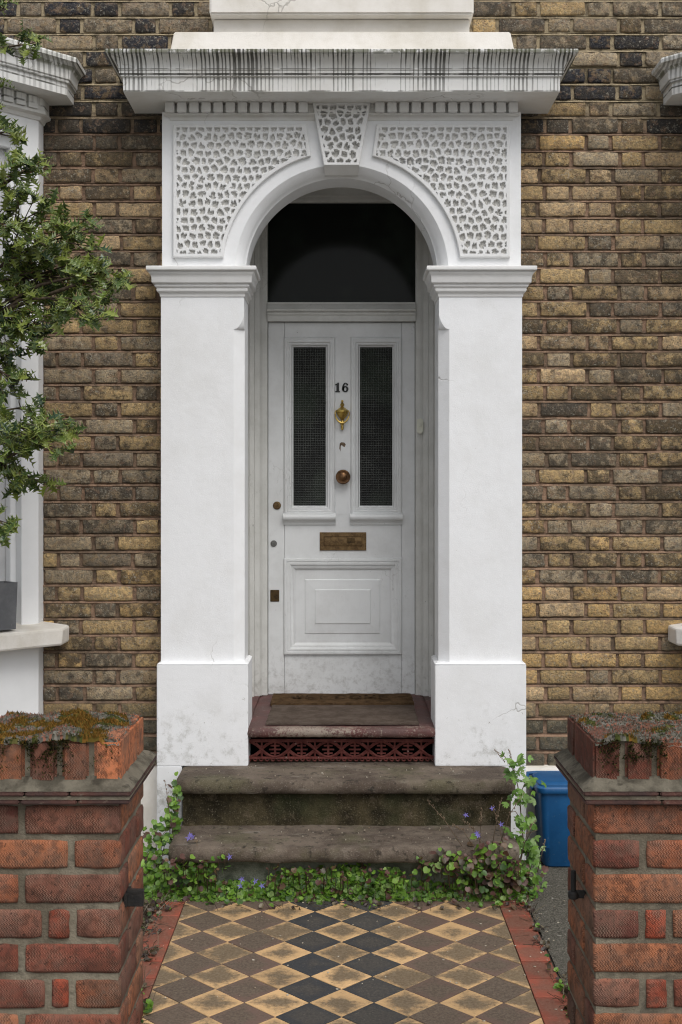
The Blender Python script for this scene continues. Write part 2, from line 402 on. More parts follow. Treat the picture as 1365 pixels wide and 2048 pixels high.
def tile_mat():
    m = Mat('path_tile')
    p = m.pos()
    i = m.info()
    o = m.sep(m.objco())
    r = m.math('ADD', m.math('ABSOLUTE', o[0]), m.math('ABSOLUTE', o[1]))
    r = m.math('DIVIDE', r, 0.1033)
    n1 = m.noise(p, 13, 5, 0.7)
    n2 = m.noise(p, 75, 4, 0.7)
    d = m.math('ADD', m.math('MULTIPLY', n1, 0.65), m.math('ADD', m.math('MULTIPLY', n2, 0.30), m.math('MULTIPLY', m.noise(p, 230, 3, 0.7), 0.18)))
    d = m.math('ADD', d, m.math('MULTIPLY', m.math('SUBTRACT', 1.0, r), 0.34))
    s_ = m.sep(p)
    d = m.math('ADD', d, m.math('MULTIPLY', m.math('SUBTRACT', m.noise(p, 2.1, 2), 0.5), 0.55))
    d = m.math('ADD', d, m.math('MULTIPLY', m.step(s_[1], 4.85, 4.15), 0.055))
    d = m.math('ADD', d, m.math('MULTIPLY', m.step(m.math('ABSOLUTE', s_[0]), 0.15, 0.6), 0.03))
    d = m.math('ADD', d, m.math('MULTIPLY', m.math('SUBTRACT', i.outputs['Random'], 0.5), 0.14))
    k = m.math('MULTIPLY', m.step(d, 0.57, 0.82), m.math('MULTIPLY', i.outputs['Alpha'], 0.86))
    c = m.mix(m.step(n2, 0.35, 0.65, 0, 0.5), i.outputs['Color'], m.mix(1.0, i.outputs['Color'], (1.3, 1.3, 1.28), 'MULTIPLY'))
    c = m.mix(k, c, m.mix(m.step(m.noise(p, 120, 4, 0.7), 0.38, 0.62), (0.062, 0.050, 0.036), (0.135, 0.112, 0.080)))
    c = m.mix(m.math('MULTIPLY', m.step(m.noise(p, 170, 2), 0.64, 0.72), 0.35), c, (0.25, 0.22, 0.17))
    h = m.math('ADD', m.math('MULTIPLY', n2, 0.6), m.noise(p, 20, 3))
    MT['path_tile'] = m.done(c, m.step(n2, 0.3, 0.7, 0.55, 0.85), m.bump(h, 0.3, 0.003), 0.3)
tile_mat()

def leaf_mat(name, use_attr=True, rough=0.4, trans=0.25, spec=0.5):
    m = Mat(name)
    if use_attr:
        base = m.attr().outputs['Color']
    else:
        base = m.info().outputs['Color']
    p = m.pos()
    c = m.mix(m.step(m.noise(p, 60, 3, 0.6), 0.35, 0.68, 0, 0.4), base, m.mix(1.0, base, (0.55, 0.6, 0.5), 'MULTIPLY'))
    out = m.nt.nodes['Material Output']
    m.done(c, rough, m.bump(m.noise(p, 220, 2), 0.2, 0.002), spec)
    tr = m.node('ShaderNodeBsdfTranslucent')
    m.put(tr.inputs['Color'], m.mix(1.0, c, (1.3, 1.5, 0.8), 'MULTIPLY'))
    mx = m.node('ShaderNodeMixShader')
    mx.inputs[0].default_value = trans
    m.nt.links.new(m.b.outputs[0], mx.inputs[1])
    m.nt.links.new(tr.outputs[0], mx.inputs[2])
    m.nt.links.new(mx.outputs[0], out.inputs['Surface'])
    MT[name] = m.m
leaf_mat('soft_leaf', True, 0.45, 0.32)
leaf_mat('plant_leaf', False)
leaf_mat('holly_leaf', True, 0.27, 0.10, 0.6)
leaf_mat('petal', True, 0.6, 0.3, 0.2)
leaf_mat('moss', True, 0.9, 0.1, 0.1)

def glass(name, textured):
    m = Mat(name)
    p = m.pos()
    s = m.sep(p)
    if textured:
        gx = m.math('SINE', m.math('MULTIPLY', s[0], 2 * math.pi / 0.0125))
        gz = m.math('SINE', m.math('MULTIPLY', s[2], 2 * math.pi / 0.0125))
        h = m.math('ADD', m.math('MAXIMUM', gx, gz), m.math('MULTIPLY', m.noise(p, 40, 2), 0.6))
        n = m.bump(h, 0.55, 0.004)
        line = m.step(m.math('MAXIMUM', gx, gz), 0.80, 0.97)
        tint = m.mix(m.step(m.noise(m.vmul(p, (1, 1, 0.6)), 5, 2), 0.40, 0.66), (0.008, 0.009, 0.009), (0.020, 0.028, 0.020))
        c = m.mix(m.math('MULTIPLY', line, m.step(m.noise(p, 9, 2), 0.3, 0.7, 0.25, 0.9)), tint, (0.095, 0.105, 0.095))
        MT[name] = m.done(c, 0.30, n, 0.25)
    else:
        c = m.mix(m.step(m.noise(p, 3, 3), 0.4, 0.7), (0.013, 0.015, 0.013), (0.026, 0.033, 0.027))  # faint grey-green reflection put into the opaque pane's colour
        MT[name] = m.done(c, 0.10, m.bump(m.noise(p, 3, 2), 0.05, 0.01), 0.11)
glass('door_glass', True)
glass('fanlight_glass', False)
glass('bay_glass', False)

# ------------------------------------------------------------------ mesh helpers
W = {}                                              # world matrices of what has been built

class MB:
    def __init__(self):
        self.v, self.f, self.c = [], [], []
    def add(self, vs_, fs_, col=None):
        o = len(self.v)
        self.v += [tuple(q) for q in vs_]
        self.f += [tuple(o + k for k in t) for t in fs_]
        self.c += [col or (1, 1, 1, 1)] * len(fs_)
    def box(self, x0, x1, y0, y1, z0, z1, col=None):
        self.add([(x0, y0, z0), (x1, y0, z0), (x1, y1, z0), (x0, y1, z0), (x0, y0, z1), (x1, y0, z1), (x1, y1, z1), (x0, y1, z1)],
                 [(0, 3, 2, 1), (4, 5, 6, 7), (0, 1, 5, 4), (1, 2, 6, 5), (2, 3, 7, 6), (3, 0, 4, 7)], col)
    def prism_y(self, pts, y0, y1, col=None):       # polygon in x,z pushed along y
        n = len(pts)
        self.add([(x, y0, z) for x, z in pts] + [(x, y1, z) for x, z in pts],
                 [tuple(range(n)), tuple(range(2 * n - 1, n - 1, -1))] + [(k, k + n, (k + 1) % n + n, (k + 1) % n) for k in range(n)], col)
    def prism_z(self, pts, z0, z1, col=None):       # polygon in x,y pushed along z
        n = len(pts)
        self.add([(x, y, z0) for x, y in pts] + [(x, y, z1) for x, y in pts],
                 [tuple(range(n - 1, -1, -1)), tuple(range(n, 2 * n))] + [(k, (k + 1) % n, (k + 1) % n + n, k + n) for k in range(n)], col)
    def tube(self, pts, r, n=6, col=None):
        pts = [Vector(q) for q in pts]
        rs = r if isinstance(r, (list, tuple)) else [r] * len(pts)
        vs_, fs_ = [], []
        for k, q in enumerate(pts):
            d = (pts[min(k + 1, len(pts) - 1)] - pts[max(k - 1, 0)]).normalized()
            u = d.cross(Vector((0, 0, 1)))
            if u.length < 0.05:
                u = d.cross(Vector((1, 0, 0)))
            u.normalize()
            w = d.cross(u)
            for j in range(n):
                a = 2 * math.pi * j / n
                vs_.append(q + (u * math.cos(a) + w * math.sin(a)) * rs[k])
        for k in range(len(pts) - 1):
            for j in range(n):
                fs_.append((k * n + j, k * n + (j + 1) % n, (k + 1) * n + (j + 1) % n, (k + 1) * n + j))
        fs_.append(tuple(range(n - 1, -1, -1)))
        fs_.append(tuple(range((len(pts) - 1) * n, len(pts) * n)))
        self.add(vs_, fs_, col)
    def lathe(self, prof, origin, axis='z', n=20, col=None):    # prof: (radius, height)
        vs_, fs_ = [], []
        ox, oy, oz = origin
        for r_, h in prof:
            for j in range(n):
                a = 2 * math.pi * j / n
                ca, sa = math.cos(a) * r_, math.sin(a) * r_
                vs_.append((ox + ca, oy + sa, oz + h) if axis == 'z' else (ox + ca, oy - h, oz + sa))
        for k in range(len(prof) - 1):
            for j in range(n):
                fs_.append((k * n + j, k * n + (j + 1) % n, (k + 1) * n + (j + 1) % n, (k + 1) * n + j))
        fs_.append(tuple(range(n - 1, -1, -1)))
        fs_.append(tuple(range((len(prof) - 1) * n, len(prof) * n)))
        self.add(vs_, fs_, col)
    def run(self, path, prof, cap=True, col=None):              # profile (out, z) swept along a plan polyline with mitred corners
        n, vs_, fs_ = len(prof), [], []
        nr = []
        for a, b in zip(path[:-1], path[1:]):
            d = Vector((b[0] - a[0], b[1] - a[1])).normalized()
            nr.append(Vector((d.y, -d.x)))
        for k, q in enumerate(path):
            n1 = nr[max(k - 1, 0)]
            n2 = nr[min(k, len(nr) - 1)]
            m_ = (n1 + n2) / (1 + n1.dot(n2))
            for d, z in prof:
                vs_.append((q[0] + m_.x * d, q[1] + m_.y * d, z))
        for k in range(len(path) - 1):
            for j in range(n - 1):
                fs_.append((k * n + j, (k + 1) * n + j, (k + 1) * n + j + 1, k * n + j + 1))
        if cap:
            fs_.append(tuple(range(n)))
            fs_.append(tuple(range(len(path) * n - 1, (len(path) - 1) * n - 1, -1)))
        self.add(vs_, fs_, col)
    def frame(self, x0, x1, z0, z1, y, prof, close=False, col=None):   # rings: (inset, out)
        vs_, fs_ = [], []
        for i_, o_ in prof:
            vs_ += [(x0 + i_, y - o_, z0 + i_), (x1 - i_, y - o_, z0 + i_), (x1 - i_, y - o_, z1 - i_), (x0 + i_, y - o_, z1 - i_)]
        for k in range(len(prof) - 1):
            for j in range(4):
                fs_.append((k * 4 + j, k * 4 + (j + 1) % 4, k * 4 + 4 + (j + 1) % 4, k * 4 + 4 + j))
        if close:
            k = len(prof) * 4 - 4
            fs_.append((k, k + 1, k + 2, k + 3))
        self.add(vs_, fs_, col)
    def mesh(self, name, bevel=0.0, smooth=False, colors=False, seg=2, weld=False, recalc=True, shift=None):
        me = bpy.data.meshes.new(name)
        me.from_pydata(self.v if shift is None else [(a - shift[0], b - shift[1], c - shift[2]) for a, b, c in self.v], [], self.f)
        if colors:
            at = me.attributes.new('Col', 'FLOAT_COLOR', 'FACE')
            at.data.foreach_set('color', np.array([c if len(c) == 4 else (*c, 1) for c in self.c], dtype=np.float32).ravel())
        if bevel or weld or recalc:
            bm = bmesh.new()
            bm.from_mesh(me)
            if weld:
                bmesh.ops.remove_doubles(bm, verts=bm.verts, dist=1e-5)
            if recalc:
                bmesh.ops.recalc_face_normals(bm, faces=bm.faces)
            if bevel:
                ed = [e for e in bm.edges if len(e.link_faces) == 2 and e.calc_face_angle(0) > R(28)]
                bmesh.ops.bevel(bm, geom=ed, offset=bevel, segments=seg, affect='EDGES', clamp_overlap=True)
            bm.to_mesh(me)
            bm.free()
        if smooth:
            me.polygons.foreach_set('use_smooth', [True] * len(me.polygons))
            if smooth == 'angle':
                me.set_sharp_from_angle(angle=R(35))
        return me

def tag(o, label=None, cat=None, group=None, kind=None):
    if label: o['label'] = label
    if cat: o['category'] = cat
    if group: o['group'] = group
    if kind: o['kind'] = kind
    return o

def link(o, parent=None, world_=None):
    COL.objects.link(o)
    W[o.name] = world_ if world_ is not None else Matrix.Translation(o.location)
    if parent is not None:
        o.parent = parent
        o.matrix_parent_inverse = W[parent.name].inverted()
    return o

def make(name, mb, mat_, parent=None, bevel=0.0, smooth=False, colors=False, seg=2, weld=False, recalc=True):
    a = np.array(mb.v)
    lo, hi = a.min(0), a.max(0)
    base = ((lo[0] + hi[0]) / 2, (lo[1] + hi[1]) / 2, lo[2])
    me = mb.mesh(name, bevel, smooth, colors, seg, weld, recalc, base)
    me.materials.append(MT[mat_])
    o = bpy.data.objects.new(name, me)
    o.location = base
    return link(o, parent)

def place(name, me, parent, loc, rot=(0, 0, 0), scale=(1, 1, 1), color=None):
    o = bpy.data.objects.new(name, me)
    o.location, o.rotation_euler, o.scale = loc, rot, scale
    if color: o.color = color
    return link(o, parent, Matrix.LocRotScale(Vector(loc), Euler(rot), Vector(scale)))

def empty(name, loc, label, cat, group=None):
    o = bpy.data.objects.new(name, None)
    o.location = loc
    o.empty_display_size = 0.2
    tag(o, label, cat, group)
    return link(o)

def X(px, y): return (px - CX) * y / FOCAL
def Z(py, y): return EYE + (HY - py) * y / FOCAL
def P(px, py, y): return Vector((X(px, y), y, Z(py, y)))
def fbm(v, o=4): return mnoise.fractal(Vector(v), 0.8, 2.1, o)

# depths of the main planes (metres from the camera)
Y_WALL, Y_PIL, Y_REV, Y_FRAME, Y_DOOR = 5.45, 5.33, 5.55, 6.10, 6.15

# ------------------------------------------------------------------ ground
g = MB()
g.add([(-60, -60, -0.03), (60, -60, -0.03), (60, 60, -0.03), (-60, 60, -0.03)], [(0, 1, 2, 3)])
tag(make('ground', g, 'pavement'), 'grey ground of the street and front gardens', kind='structure')

def sheet(name, x0, x1, y0, y1, z, nx, ny, amp, fr, mat_, label):
    mb = MB()
    vs_ = []
    for j in range(ny + 1):
        for i in range(nx + 1):
            x, y = x0 + (x1 - x0) * i / nx, y0 + (y1 - y0) * j / ny
            vs_.append((x, y, z + amp * fbm((x * fr, y * fr, 3.1))))
    mb.add(vs_, [(j * (nx + 1) + i, j * (nx + 1) + i + 1, (j + 1) * (nx + 1) + i + 1, (j + 1) * (nx + 1) + i) for j in range(ny) for i in range(nx)])
    return tag(make(name, mb, mat_, smooth=True), label, kind='structure')

sheet('soil', -3.2, -0.70, 2.4, 5.44, 0.004, 110, 130, 0.012, 9, 'soil', 'bare brown soil beside the tiled path')
sheet('concrete', 0.735, 3.2, 2.4, 5.44, 0.016, 120, 150, 0.006, 11, 'concrete', 'rough grey concrete strip beside the tiled path')

# ------------------------------------------------------------------ tiled path
DG = 0.2067                                         # diagonal of one tile
pb = MB()
pb.box(-0.735, 0.745, 2.45, 4.92, -0.02, 0.007)
path = tag(make('path', pb, 'grout'), 'garden path of tan, brown and black diamond tiles with a red border', kind='structure')
T_TAN, T_BRN, T_BLK, T_RED = (0.52, 0.335, 0.165, 1.0), (0.125, 0.080, 0.063, 0.8), (0.036, 0.037, 0.040, 0.40), (0.235, 0.062, 0.038, 0.55)

def tile_mesh(pts, name, th=0.010):
    mb = MB()
    n = len(pts)
    c = Vector((sum(p[0] for p in pts) / n, sum(p[1] for p in pts) / n))
    inn = [tuple(c + (Vector(p) - c) * 0.975) for p in pts]
    vs_ = [(x, y, 0) for x, y in pts] + [(x, y, th - 0.0015) for x, y in pts] + [(x, y, th) for x, y in inn]
    fs_ = [tuple(range(2 * n, 3 * n))]
    for a in (0, n):
        fs_ += [(a + k, a + (k + 1) % n, a + n + (k + 1) % n, a + n + k) for k in range(n)]
    mb.add(vs_, fs_)
    me = mb.mesh(name)
    me.materials.append(MT['path_tile'])
    return me

h_ = DG / 2 - 0.0016
TM = tile_mesh([(h_, 0), (0, h_), (-h_, 0), (0, -h_)], 'tile')
TL = tile_mesh([(h_ - .001, 0), (0, h_ - .001), (0, -h_ + .001)], 'half_tile')
TRi = tile_mesh([(0, -h_ + .001), (0, h_ - .001), (-h_ + .001, 0)], 'half_tile')
TB = tile_mesh([(h_ - .001, 0), (-h_ + .001, 0), (0, -h_ + .001)], 'half_tile')
YT = 4.76                                           # first dark row
def jit(c, a=0.12):
    k = 1 + random.uniform(-a, a)
    return (c[0] * k, c[1] * k, c[2] * k, c[3])
for r_ in range(0, 11):
    yr = YT - r_ * DG
    for k in range(-3, 3):
        x = (k + 0.5) * DG
        place('tile', TM, path, (x, yr, 0.004 + random.uniform(0, 0.0016)), (random.uniform(-.006, .006), random.uniform(-.006, .006), 0),
              color=jit(T_BLK if k in (-1, 0) else T_BRN))
    for k in range(-3, 4):
        x, y2 = k * DG, yr + DG / 2
        me = TL if k == -3 else TRi if k == 3 else TM
        if r_ == 0 and abs(k) < 3:
            me = TB
        place('tile', me, path, (x, y2, 0.004 + random.uniform(0, 0.0016)), (random.uniform(-.005, .005), random.uniform(-.005, .005), 0), color=jit(T_TAN))
bt_w = 0.104
BTL = tile_mesh([(bt_w / 2, -.072), (bt_w / 2, .072), (-bt_w / 2, .072), (-bt_w / 2, -.072)], 'border_tile')
for sx in (-1, 1):
    y = 4.83
    while y > 2.5:
        x = sx * (3 * DG + 0.003 + bt_w / 2)
        c = jit(T_RED, 0.2)
        place('border_tile', BTL, path, (x, y, 0.004 + random.uniform(0, 0.002)), (random.uniform(-.012, .012), random.uniform(-.012, .012), 0), color=c)
        y -= 0.1475

# ------------------------------------------------------------------ the house
house = empty('house', (0, Y_WALL, 0), 'Victorian brick house front with a white arched doorway numbered 16', 'house')

# brick wall: mortar bed with struck joints, then the bricks
CY0, CH = 34.0, 33.42                               # first bed joint and course height in photo pixels on the wall plane
def joint_z(k): return Z(CY0 + CH * k, Y_WALL)
JW = 0.0125
wb = MB()
def wall_strip(x0, x1, z_lo, z_hi):
    for k in range(-6, 50):
        zt, zb = joint_z(k), joint_z(k + 1)         # course k lies between joints k and k+1
        if zb < z_lo or zt > z_hi:
            continue
        a, b = zb + JW / 2, zt - JW / 2
        wb.add([(x0, Y_WALL + .0095, a), (x1, Y_WALL + .0095, a), (x1, Y_WALL + .0095, b), (x0, Y_WALL + .0095, b)], [(0, 1, 2, 3)])
        c, d = zt - JW / 2, zt + JW / 2             # bed joint: flush low edge, recessed high edge
        nseg = int((x1 - x0) / 0.012)
        rows_ = []
        for q_, (zz_, yy_) in enumerate(((d + .002, .014), (d - .0026, .014), (d - .0042, .0065), (c, .0015))):
            rows_.append([(x0 + (x1 - x0) * i / nseg, Y_WALL + yy_ + (.0028 * fbm((i * .11, k * 3.7, q_)) if q_ > 1 else 0),
                           zz_ + (.0022 * fbm((i * .17, k * 5.1, q_ * .2)) if q_ in (1, 2) else 0)) for i in range(nseg + 1)])
        n1_ = nseg + 1
        wb.add([q for r in rows_ for q in r], [(r * n1_ + i, r * n1_ + i + 1, (r + 1) * n1_ + i + 1, (r + 1) * n1_ + i) for r in range(3) for i in range(nseg)])
wall_strip(-1.40, -0.775, 0.0, 3.50)
wall_strip(0.775, 1.66, 0.0, 3.50)
wall_strip(-2.7, 2.7, 3.50, 4.25)
wb.box(-2.7, 2.7, Y_WALL + .0185, Y_WALL + .10, 3.50, 4.25)
wb.box(-2.7, -0.6, Y_WALL + .0185, Y_WALL + .10, 0, 3.50)
wb.box(0.6, 2.7, Y_WALL + .0185, Y_WALL + .10, 0, 3.50)
wall = make('wall', wb, 'mortar', house, recalc=False)
wall['label'] = 'sooty yellow stock brick wall in Flemish bond'

def brick_mesh(w, hgt, dep, seed, name, rough_=1.0):
    r0 = random.Random(seed)
    nx, nz = max(4, int(w / 0.022)), 4
    mb = MB()
    vs_ = []
    cr = 0.0024
    for j in range(nz + 1):
        for i in range(nx + 1):
            u, v = i / nx, j / nz
            x, z = (u - .5) * w, (v - .5) * hgt
            edge = (i in (0, nx)) or (j in (0, nz))
            y = 0.0012 * r0.uniform(-1, 1) * rough_
            if edge:
                y += cr + abs(r0.gauss(0, .0011)) * rough_
                x += (.5 - u) * 2 * abs(r0.gauss(0.0006, .0020)) * rough_ if i in (0, nx) else r0.uniform(-.002, .002)
                z += (.5 - v) * 2 * abs(r0.gauss(0.0006, .0017)) * rough_ if j in (0, nz) else 0
                if i in (0, nx) and j in (0, nz):
                    x *= 1 - r0.uniform(.004, .020); z *= 1 - r0.uniform(.02, .12)
            else:
                if i in (1, nx - 1): x = (0.5 if i > 1 else -0.5) * (w - 2 * .007)
                if j in (1, nz - 1): z = (0.5 if j > 1 else -0.5) * (hgt - 2 * .007)
            vs_.append((x, y, z))
    fs_ = [(j * (nx + 1) + i, j * (nx + 1) + i + 1, (j + 1) * (nx + 1) + i + 1, (j + 1) * (nx + 1) + i) for j in range(nz) for i in range(nx)]
    ring = [i for i in range(nx + 1)] + [j * (nx + 1) + nx for j in range(1, nz + 1)] + [nz * (nx + 1) + i for i in range(nx - 1, -1, -1)] + [j * (nx + 1) for j in range(nz - 1, 0, -1)]
    b0 = len(vs_)
    for k in ring:
        vs_.append((vs_[k][0], dep, vs_[k][2]))
    n = len(ring)
    fs_ += [(ring[k], b0 + k, b0 + (k + 1) % n, ring[(k + 1) % n]) for k in range(n)]
    mb.add(vs_, fs_)
    me = mb.mesh(name, smooth=True)
    return me

STR = [brick_mesh(0.216, 0.0635, 0.016, 100 + k, 'brick') for k in range(9)]
HED = [brick_mesh(0.101, 0.0635, 0.016, 200 + k, 'brick') for k in range(9)]
for me in STR + HED:
    me.materials.append(MT['stock_brick'])

OCH, YBR, GBR, DGR, BLK, TAN = (.52, .365, .165), (.39, .295, .155), (.285, .250, .190), (.155, .140, .118), (.034, .036, .045), (.46, .355, .225)
def pick(ws):
    t = random.uniform(0, sum(w for w, _ in ws))
    for w, c in ws:
        t -= w
        if t <= 0:
            return c
    return ws[-1][1]
def brick_colour(px, py):
    right = px > 683
    if py < 205:
        c, s = pick([(5, BLK), (3, DGR), (2, GBR)]), random.uniform(.38, .60)
        if right and py < 70: c = pick([(3, GBR), (2, YBR), (3, DGR)])
    elif py > 1425:
        c, s = pick([(3, GBR), (2, DGR)]), random.uniform(.45, .6)
    elif right:
        if py < 480: c, s = pick([(5, YBR), (3, TAN), (2, GBR), (1, OCH)]), random.uniform(.34, .60)
        elif py < 900: c, s = pick([(4, YBR), (3, GBR), (2, TAN), (1, DGR)]), random.uniform(.42, .64)
        elif py < 1170: c, s = pick([(4, GBR), (3, YBR), (1, OCH)]), random.uniform(.42, .60)
        else: c, s = pick([(5, OCH), (4, YBR), (2, TAN), (1, GBR)]), random.uniform(.26, .50)
    else:
        if py < 330: c, s = pick([(4, DGR), (3, GBR), (1, YBR)]), random.uniform(.5, .68)
        elif py < 560: c, s = pick([(4, TAN), (3, YBR), (3, GBR)]), random.uniform(.38, .60)
        elif py < 1080: c, s = pick([(6, GBR), (3, YBR), (1, DGR), (1, TAN)]), random.uniform(.40, .58)
        else: c, s = pick([(3, OCH), (4, YBR), (4, GBR), (1, DGR)]), random.uniform(.36, .58)
    if 205 < py < 275 and (175 < px < 335 or 1040 < px < 1125 or 95 < px < 160 or px > 1320):
        c, s = pick([(3, BLK), (2, DGR)]), random.uniform(.60, .80)      # soot under the ends of the cornices
    if c is not BLK:
        c = tuple((a * .72 + b * .28) * 1.08 for a, b in zip(c, (.31, .25, .17)))
    k = random.uniform(.80, 1.22)
    return (c[0] * k, c[1] * k, c[2] * k, s)

bricks = []
def lay(x0p, x1p, k0, k1, pat, skip=None):
    for k in range(k0, k1):
        even = k % 2 == 0
        a0, per, st = (pat['e'] if even else pat['o']), pat['p'], pat['s']
        n0 = int(math.floor((x0p - a0) / per)) - 1
        js = []
        for n in range(n0, n0 + int((x1p - x0p) / per) + 4):
            js += [a0 + n * per + random.gauss(0, 2.2), a0 + n * per + st + random.gauss(0, 2.0)]
        for a, b in zip(js[:-1], js[1:]):
            a2, b2 = max(a, x0p), min(b, x1p)
            if b2 - a2 < 14:
                continue
            yc = CY0 + CH * (k + .5)
            if skip and skip(a2, b2, yc):
                continue
            jw = random.uniform(5.0, 7.0)
            bricks.append((a2 + jw / 2, b2 - jw / 2, yc, k))
PL = dict(e=165, o=238, p=154, s=103)
PR = dict(e=1141, o=1225, p=148, s=98)
lay(84, 342, 4, 49, PL)
lay(1024, 1392, 4, 49, PR)
inner = lambda a, b, yc: a > 470 and b < 900
lay(-500, 683, -5, 4, PL, lambda a, b, yc: a > 440)
lay(683, 1860, -5, 4, PR, lambda a, b, yc: b < 930)

def seen(b):
    a0, a1, yc, k = b
    a, c = max(a0, 0), min(a1, 1365)
    if yc > 60:
        if a < 683 and c > 325: c = 325 if yc > 200 else c
        if a > 683 and a < 1042 and yc > 200: a = 1042
    if yc > 1425 and (c < 288 or a > 1140): return 0
    if yc < -17: return 0
    return max(0, c - a)
order = sorted(range(len(bricks)), key=lambda i: -seen(bricks[i]))
rest = MB()
for rank, i in enumerate(order):
    a, b, yc, k = bricks[i]
    x0, x1 = X(a, Y_WALL), X(b, Y_WALL)
    wid = x1 - x0
    bank = STR if wid > 0.15 else HED
    src = random.choice(bank)
    full = 0.216 if bank is STR else 0.101
    hz = (joint_z(k) - joint_z(k + 1) - JW) / 0.0635 * random.uniform(.97, 1.05)
    loc = ((x0 + x1) / 2, Y_WALL + random.uniform(-.0015, .0030), Z(yc, Y_WALL) + random.uniform(-.0016, .0016) + .0028 * fbm((x0 * 1.7, k * .31, 4), 2))
    rot = (random.uniform(-.012, .012), random.gauss(0, .004), random.uniform(-.006, .006))
    col = brick_colour((a + b) / 2, yc)
    if rank < 298 and seen(bricks[i]) > 0:
        place('brick', src, wall, loc, rot, (wid / full, 1, hz), col)
    else:
        mtx = Matrix.LocRotScale(Vector(loc), Euler(rot), Vector((wid / full, 1, hz)))
        rest.add([mtx @ v.co for v in src.vertices], [tuple(p.vertices) for p in src.polygons], col)
me = make('bricks', rest, 'stock_brick_far', wall, smooth=True, colors=True)
me['kind'] = 'stuff'

# white plinth course at the foot of the wall
for a_, b_ in ((-1.36, -0.79), (0.79, 1.62)):
    pc = MB()
    pc.run([(a_, 5.44), (b_, 5.44)], [(-.02, .0), (.025, .0), (.028, .36), (.010, .395), (-.02, .40)])
    make('plinth_course', pc, 'stucco_cream', house, smooth='angle')

# ------------------------------------------------------------------ doorway: pilasters with plinths and capitals
XI, XO = 0.433, 0.802
def pilaster(s):
    mb = MB()
    zc, zt, zb = Z(658, Y_PIL), 2.525, 0.883
    ch = 0.046
    # plain block over the stop, then the part with the chamfered inner arris
    full = [(s * XI, Y_PIL), (s * XI, Y_REV), (s * XO, Y_REV), (s * XO, Y_PIL)]
    cut = [(s * (XI + ch), Y_PIL), (s * XI, Y_PIL + ch * .8), (s * XI, Y_REV), (s * XO, Y_REV), (s * XO, Y_PIL)]
    mb.prism_z(full, zc + .060, zt)
    mb.prism_z(cut, zb, zc)
    # lamb's tongue stop between them
    n = 14
    rings = []
    for k in range(n + 1):
        t = (k / n) ** 2
        w = max(.0008, ch * (1 - t ** .42))
        z = zc + .060 * t
        rings.append([(s * (XI + w), Y_PIL, z), (s * XI, Y_PIL + w * .8, z), (s * XI, Y_REV, z), (s * XO, Y_REV, z), (s * XO, Y_PIL, z)])
    vs_ = [q for r in rings for q in r]
    mb.add(vs_, [(k * 5 + j, k * 5 + (j + 1) % 5, k * 5 + 5 + (j + 1) % 5, k * 5 + 5 + j) for k in range(n) for j in range(5)])
    o = make('pilaster', mb, 'stucco', house)
    # plinth
    pl = MB()
    yp = 5.300
    xi, xo = XI - 0.020, 0.816
    def box_s(x0, x1, y0, y1, z0, z1):
        a, b = sorted((s * x0, s * x1))
        pl.box(a, b, y0, y1, z0, z1)
    box_s(xi, xo, yp, Y_REV, 0.43, 0.880)
    box_s(0.705, xo, yp, Y_REV, -0.01, 0.43)
    pa = sorted((s * xi, s * xo))
    pl.add([(pa[0], yp, .880), (pa[1], yp, .880), (pa[1], Y_REV, .880), (pa[0], Y_REV, .880),
            (pa[0] + .012, yp + .014, .886), (pa[1] - .012, yp + .014, .886), (pa[1] - .012, Y_REV, .886), (pa[0] + .012, Y_REV, .886)],
           [(0, 1, 5, 4), (1, 2, 6, 5), (3, 0, 4, 7), (4, 5, 6, 7)])
    make('plinth', pl, 'stucco', o, bevel=0.003)
    # capital
    cp = MB()
    prof = [(-.02, 2.505), (.004, 2.508), (.006, 2.522), (.016, 2.530), (.018, 2.539), (.016, 2.543), (.024, 2.550), (.026, 2.557), (.022, 2.560),
            (.036, 2.566), (.037, 2.587), (.038, 2.590), (.041, 2.600), (.047, 2.608), (.048, 2.612), (.043, 2.6125), (.056, 2.617), (.058, 2.620), (.058, 2.634), (.055, 2.6365), (-.02, 2.640)]
    pth = [(-XO, Y_WALL + .005), (-XO, Y_PIL), (-XI, Y_PIL), (-XI, Y_REV)]
    if s > 0:
        pth = [(-x, y) for x, y in reversed(pth)]
    cp.run(pth, prof)
    make('capital', cp, 'stucco_relief', o, smooth='angle', bevel=0.0008, seg=1)
    return o
pilaster(-1)
pilaster(1)

# ------------------------------------------------------------------ arch with spandrels
ZS = 2.62                                           # springing
RO, RI = 0.475, 0.430
ZT, XA = 3.33, 0.797
ab = MB()
NA = 96
ang = [math.pi * k / NA for k in range(NA + 1)]
def edge_pt(a):                                     # where the ray from the arch centre meets the spandrel rectangle
    c, s = math.cos(a), math.sin(a)
    t = min(XA / abs(c) if abs(c) > 1e-6 else 9, (ZT - ZS) / s if s > 1e-6 else 9)
    return (t * c, ZS + t * s)
corner = math.atan2(ZT - ZS, XA)
ang = sorted(set(ang + [corner, math.pi - corner]))
outer = [(x, Y_PIL, z) for x, z in map(edge_pt, ang)]
rings = [outer]
for rr, yy in ((RO, Y_PIL), (RO - .004, Y_PIL + .003), (.462, Y_PIL + .012), (.450, Y_PIL + .024), (.440, Y_PIL + .040), (.4345, Y_PIL + .056), (RI, Y_PIL + .060), (RI, Y_REV)):
    rings.append([(rr * math.cos(a), yy, ZS + rr * math.sin(a)) for a in ang])
rings.append([(x, Y_REV, z) for x, z in map(edge_pt, ang)])
n = len(ang)
ab.add([q for r in rings for q in r], [(k * n + j, k * n + j + 1, (k + 1) * n + j + 1, (k + 1) * n + j) for k in range(len(rings) - 1) for j in range(n - 1)])
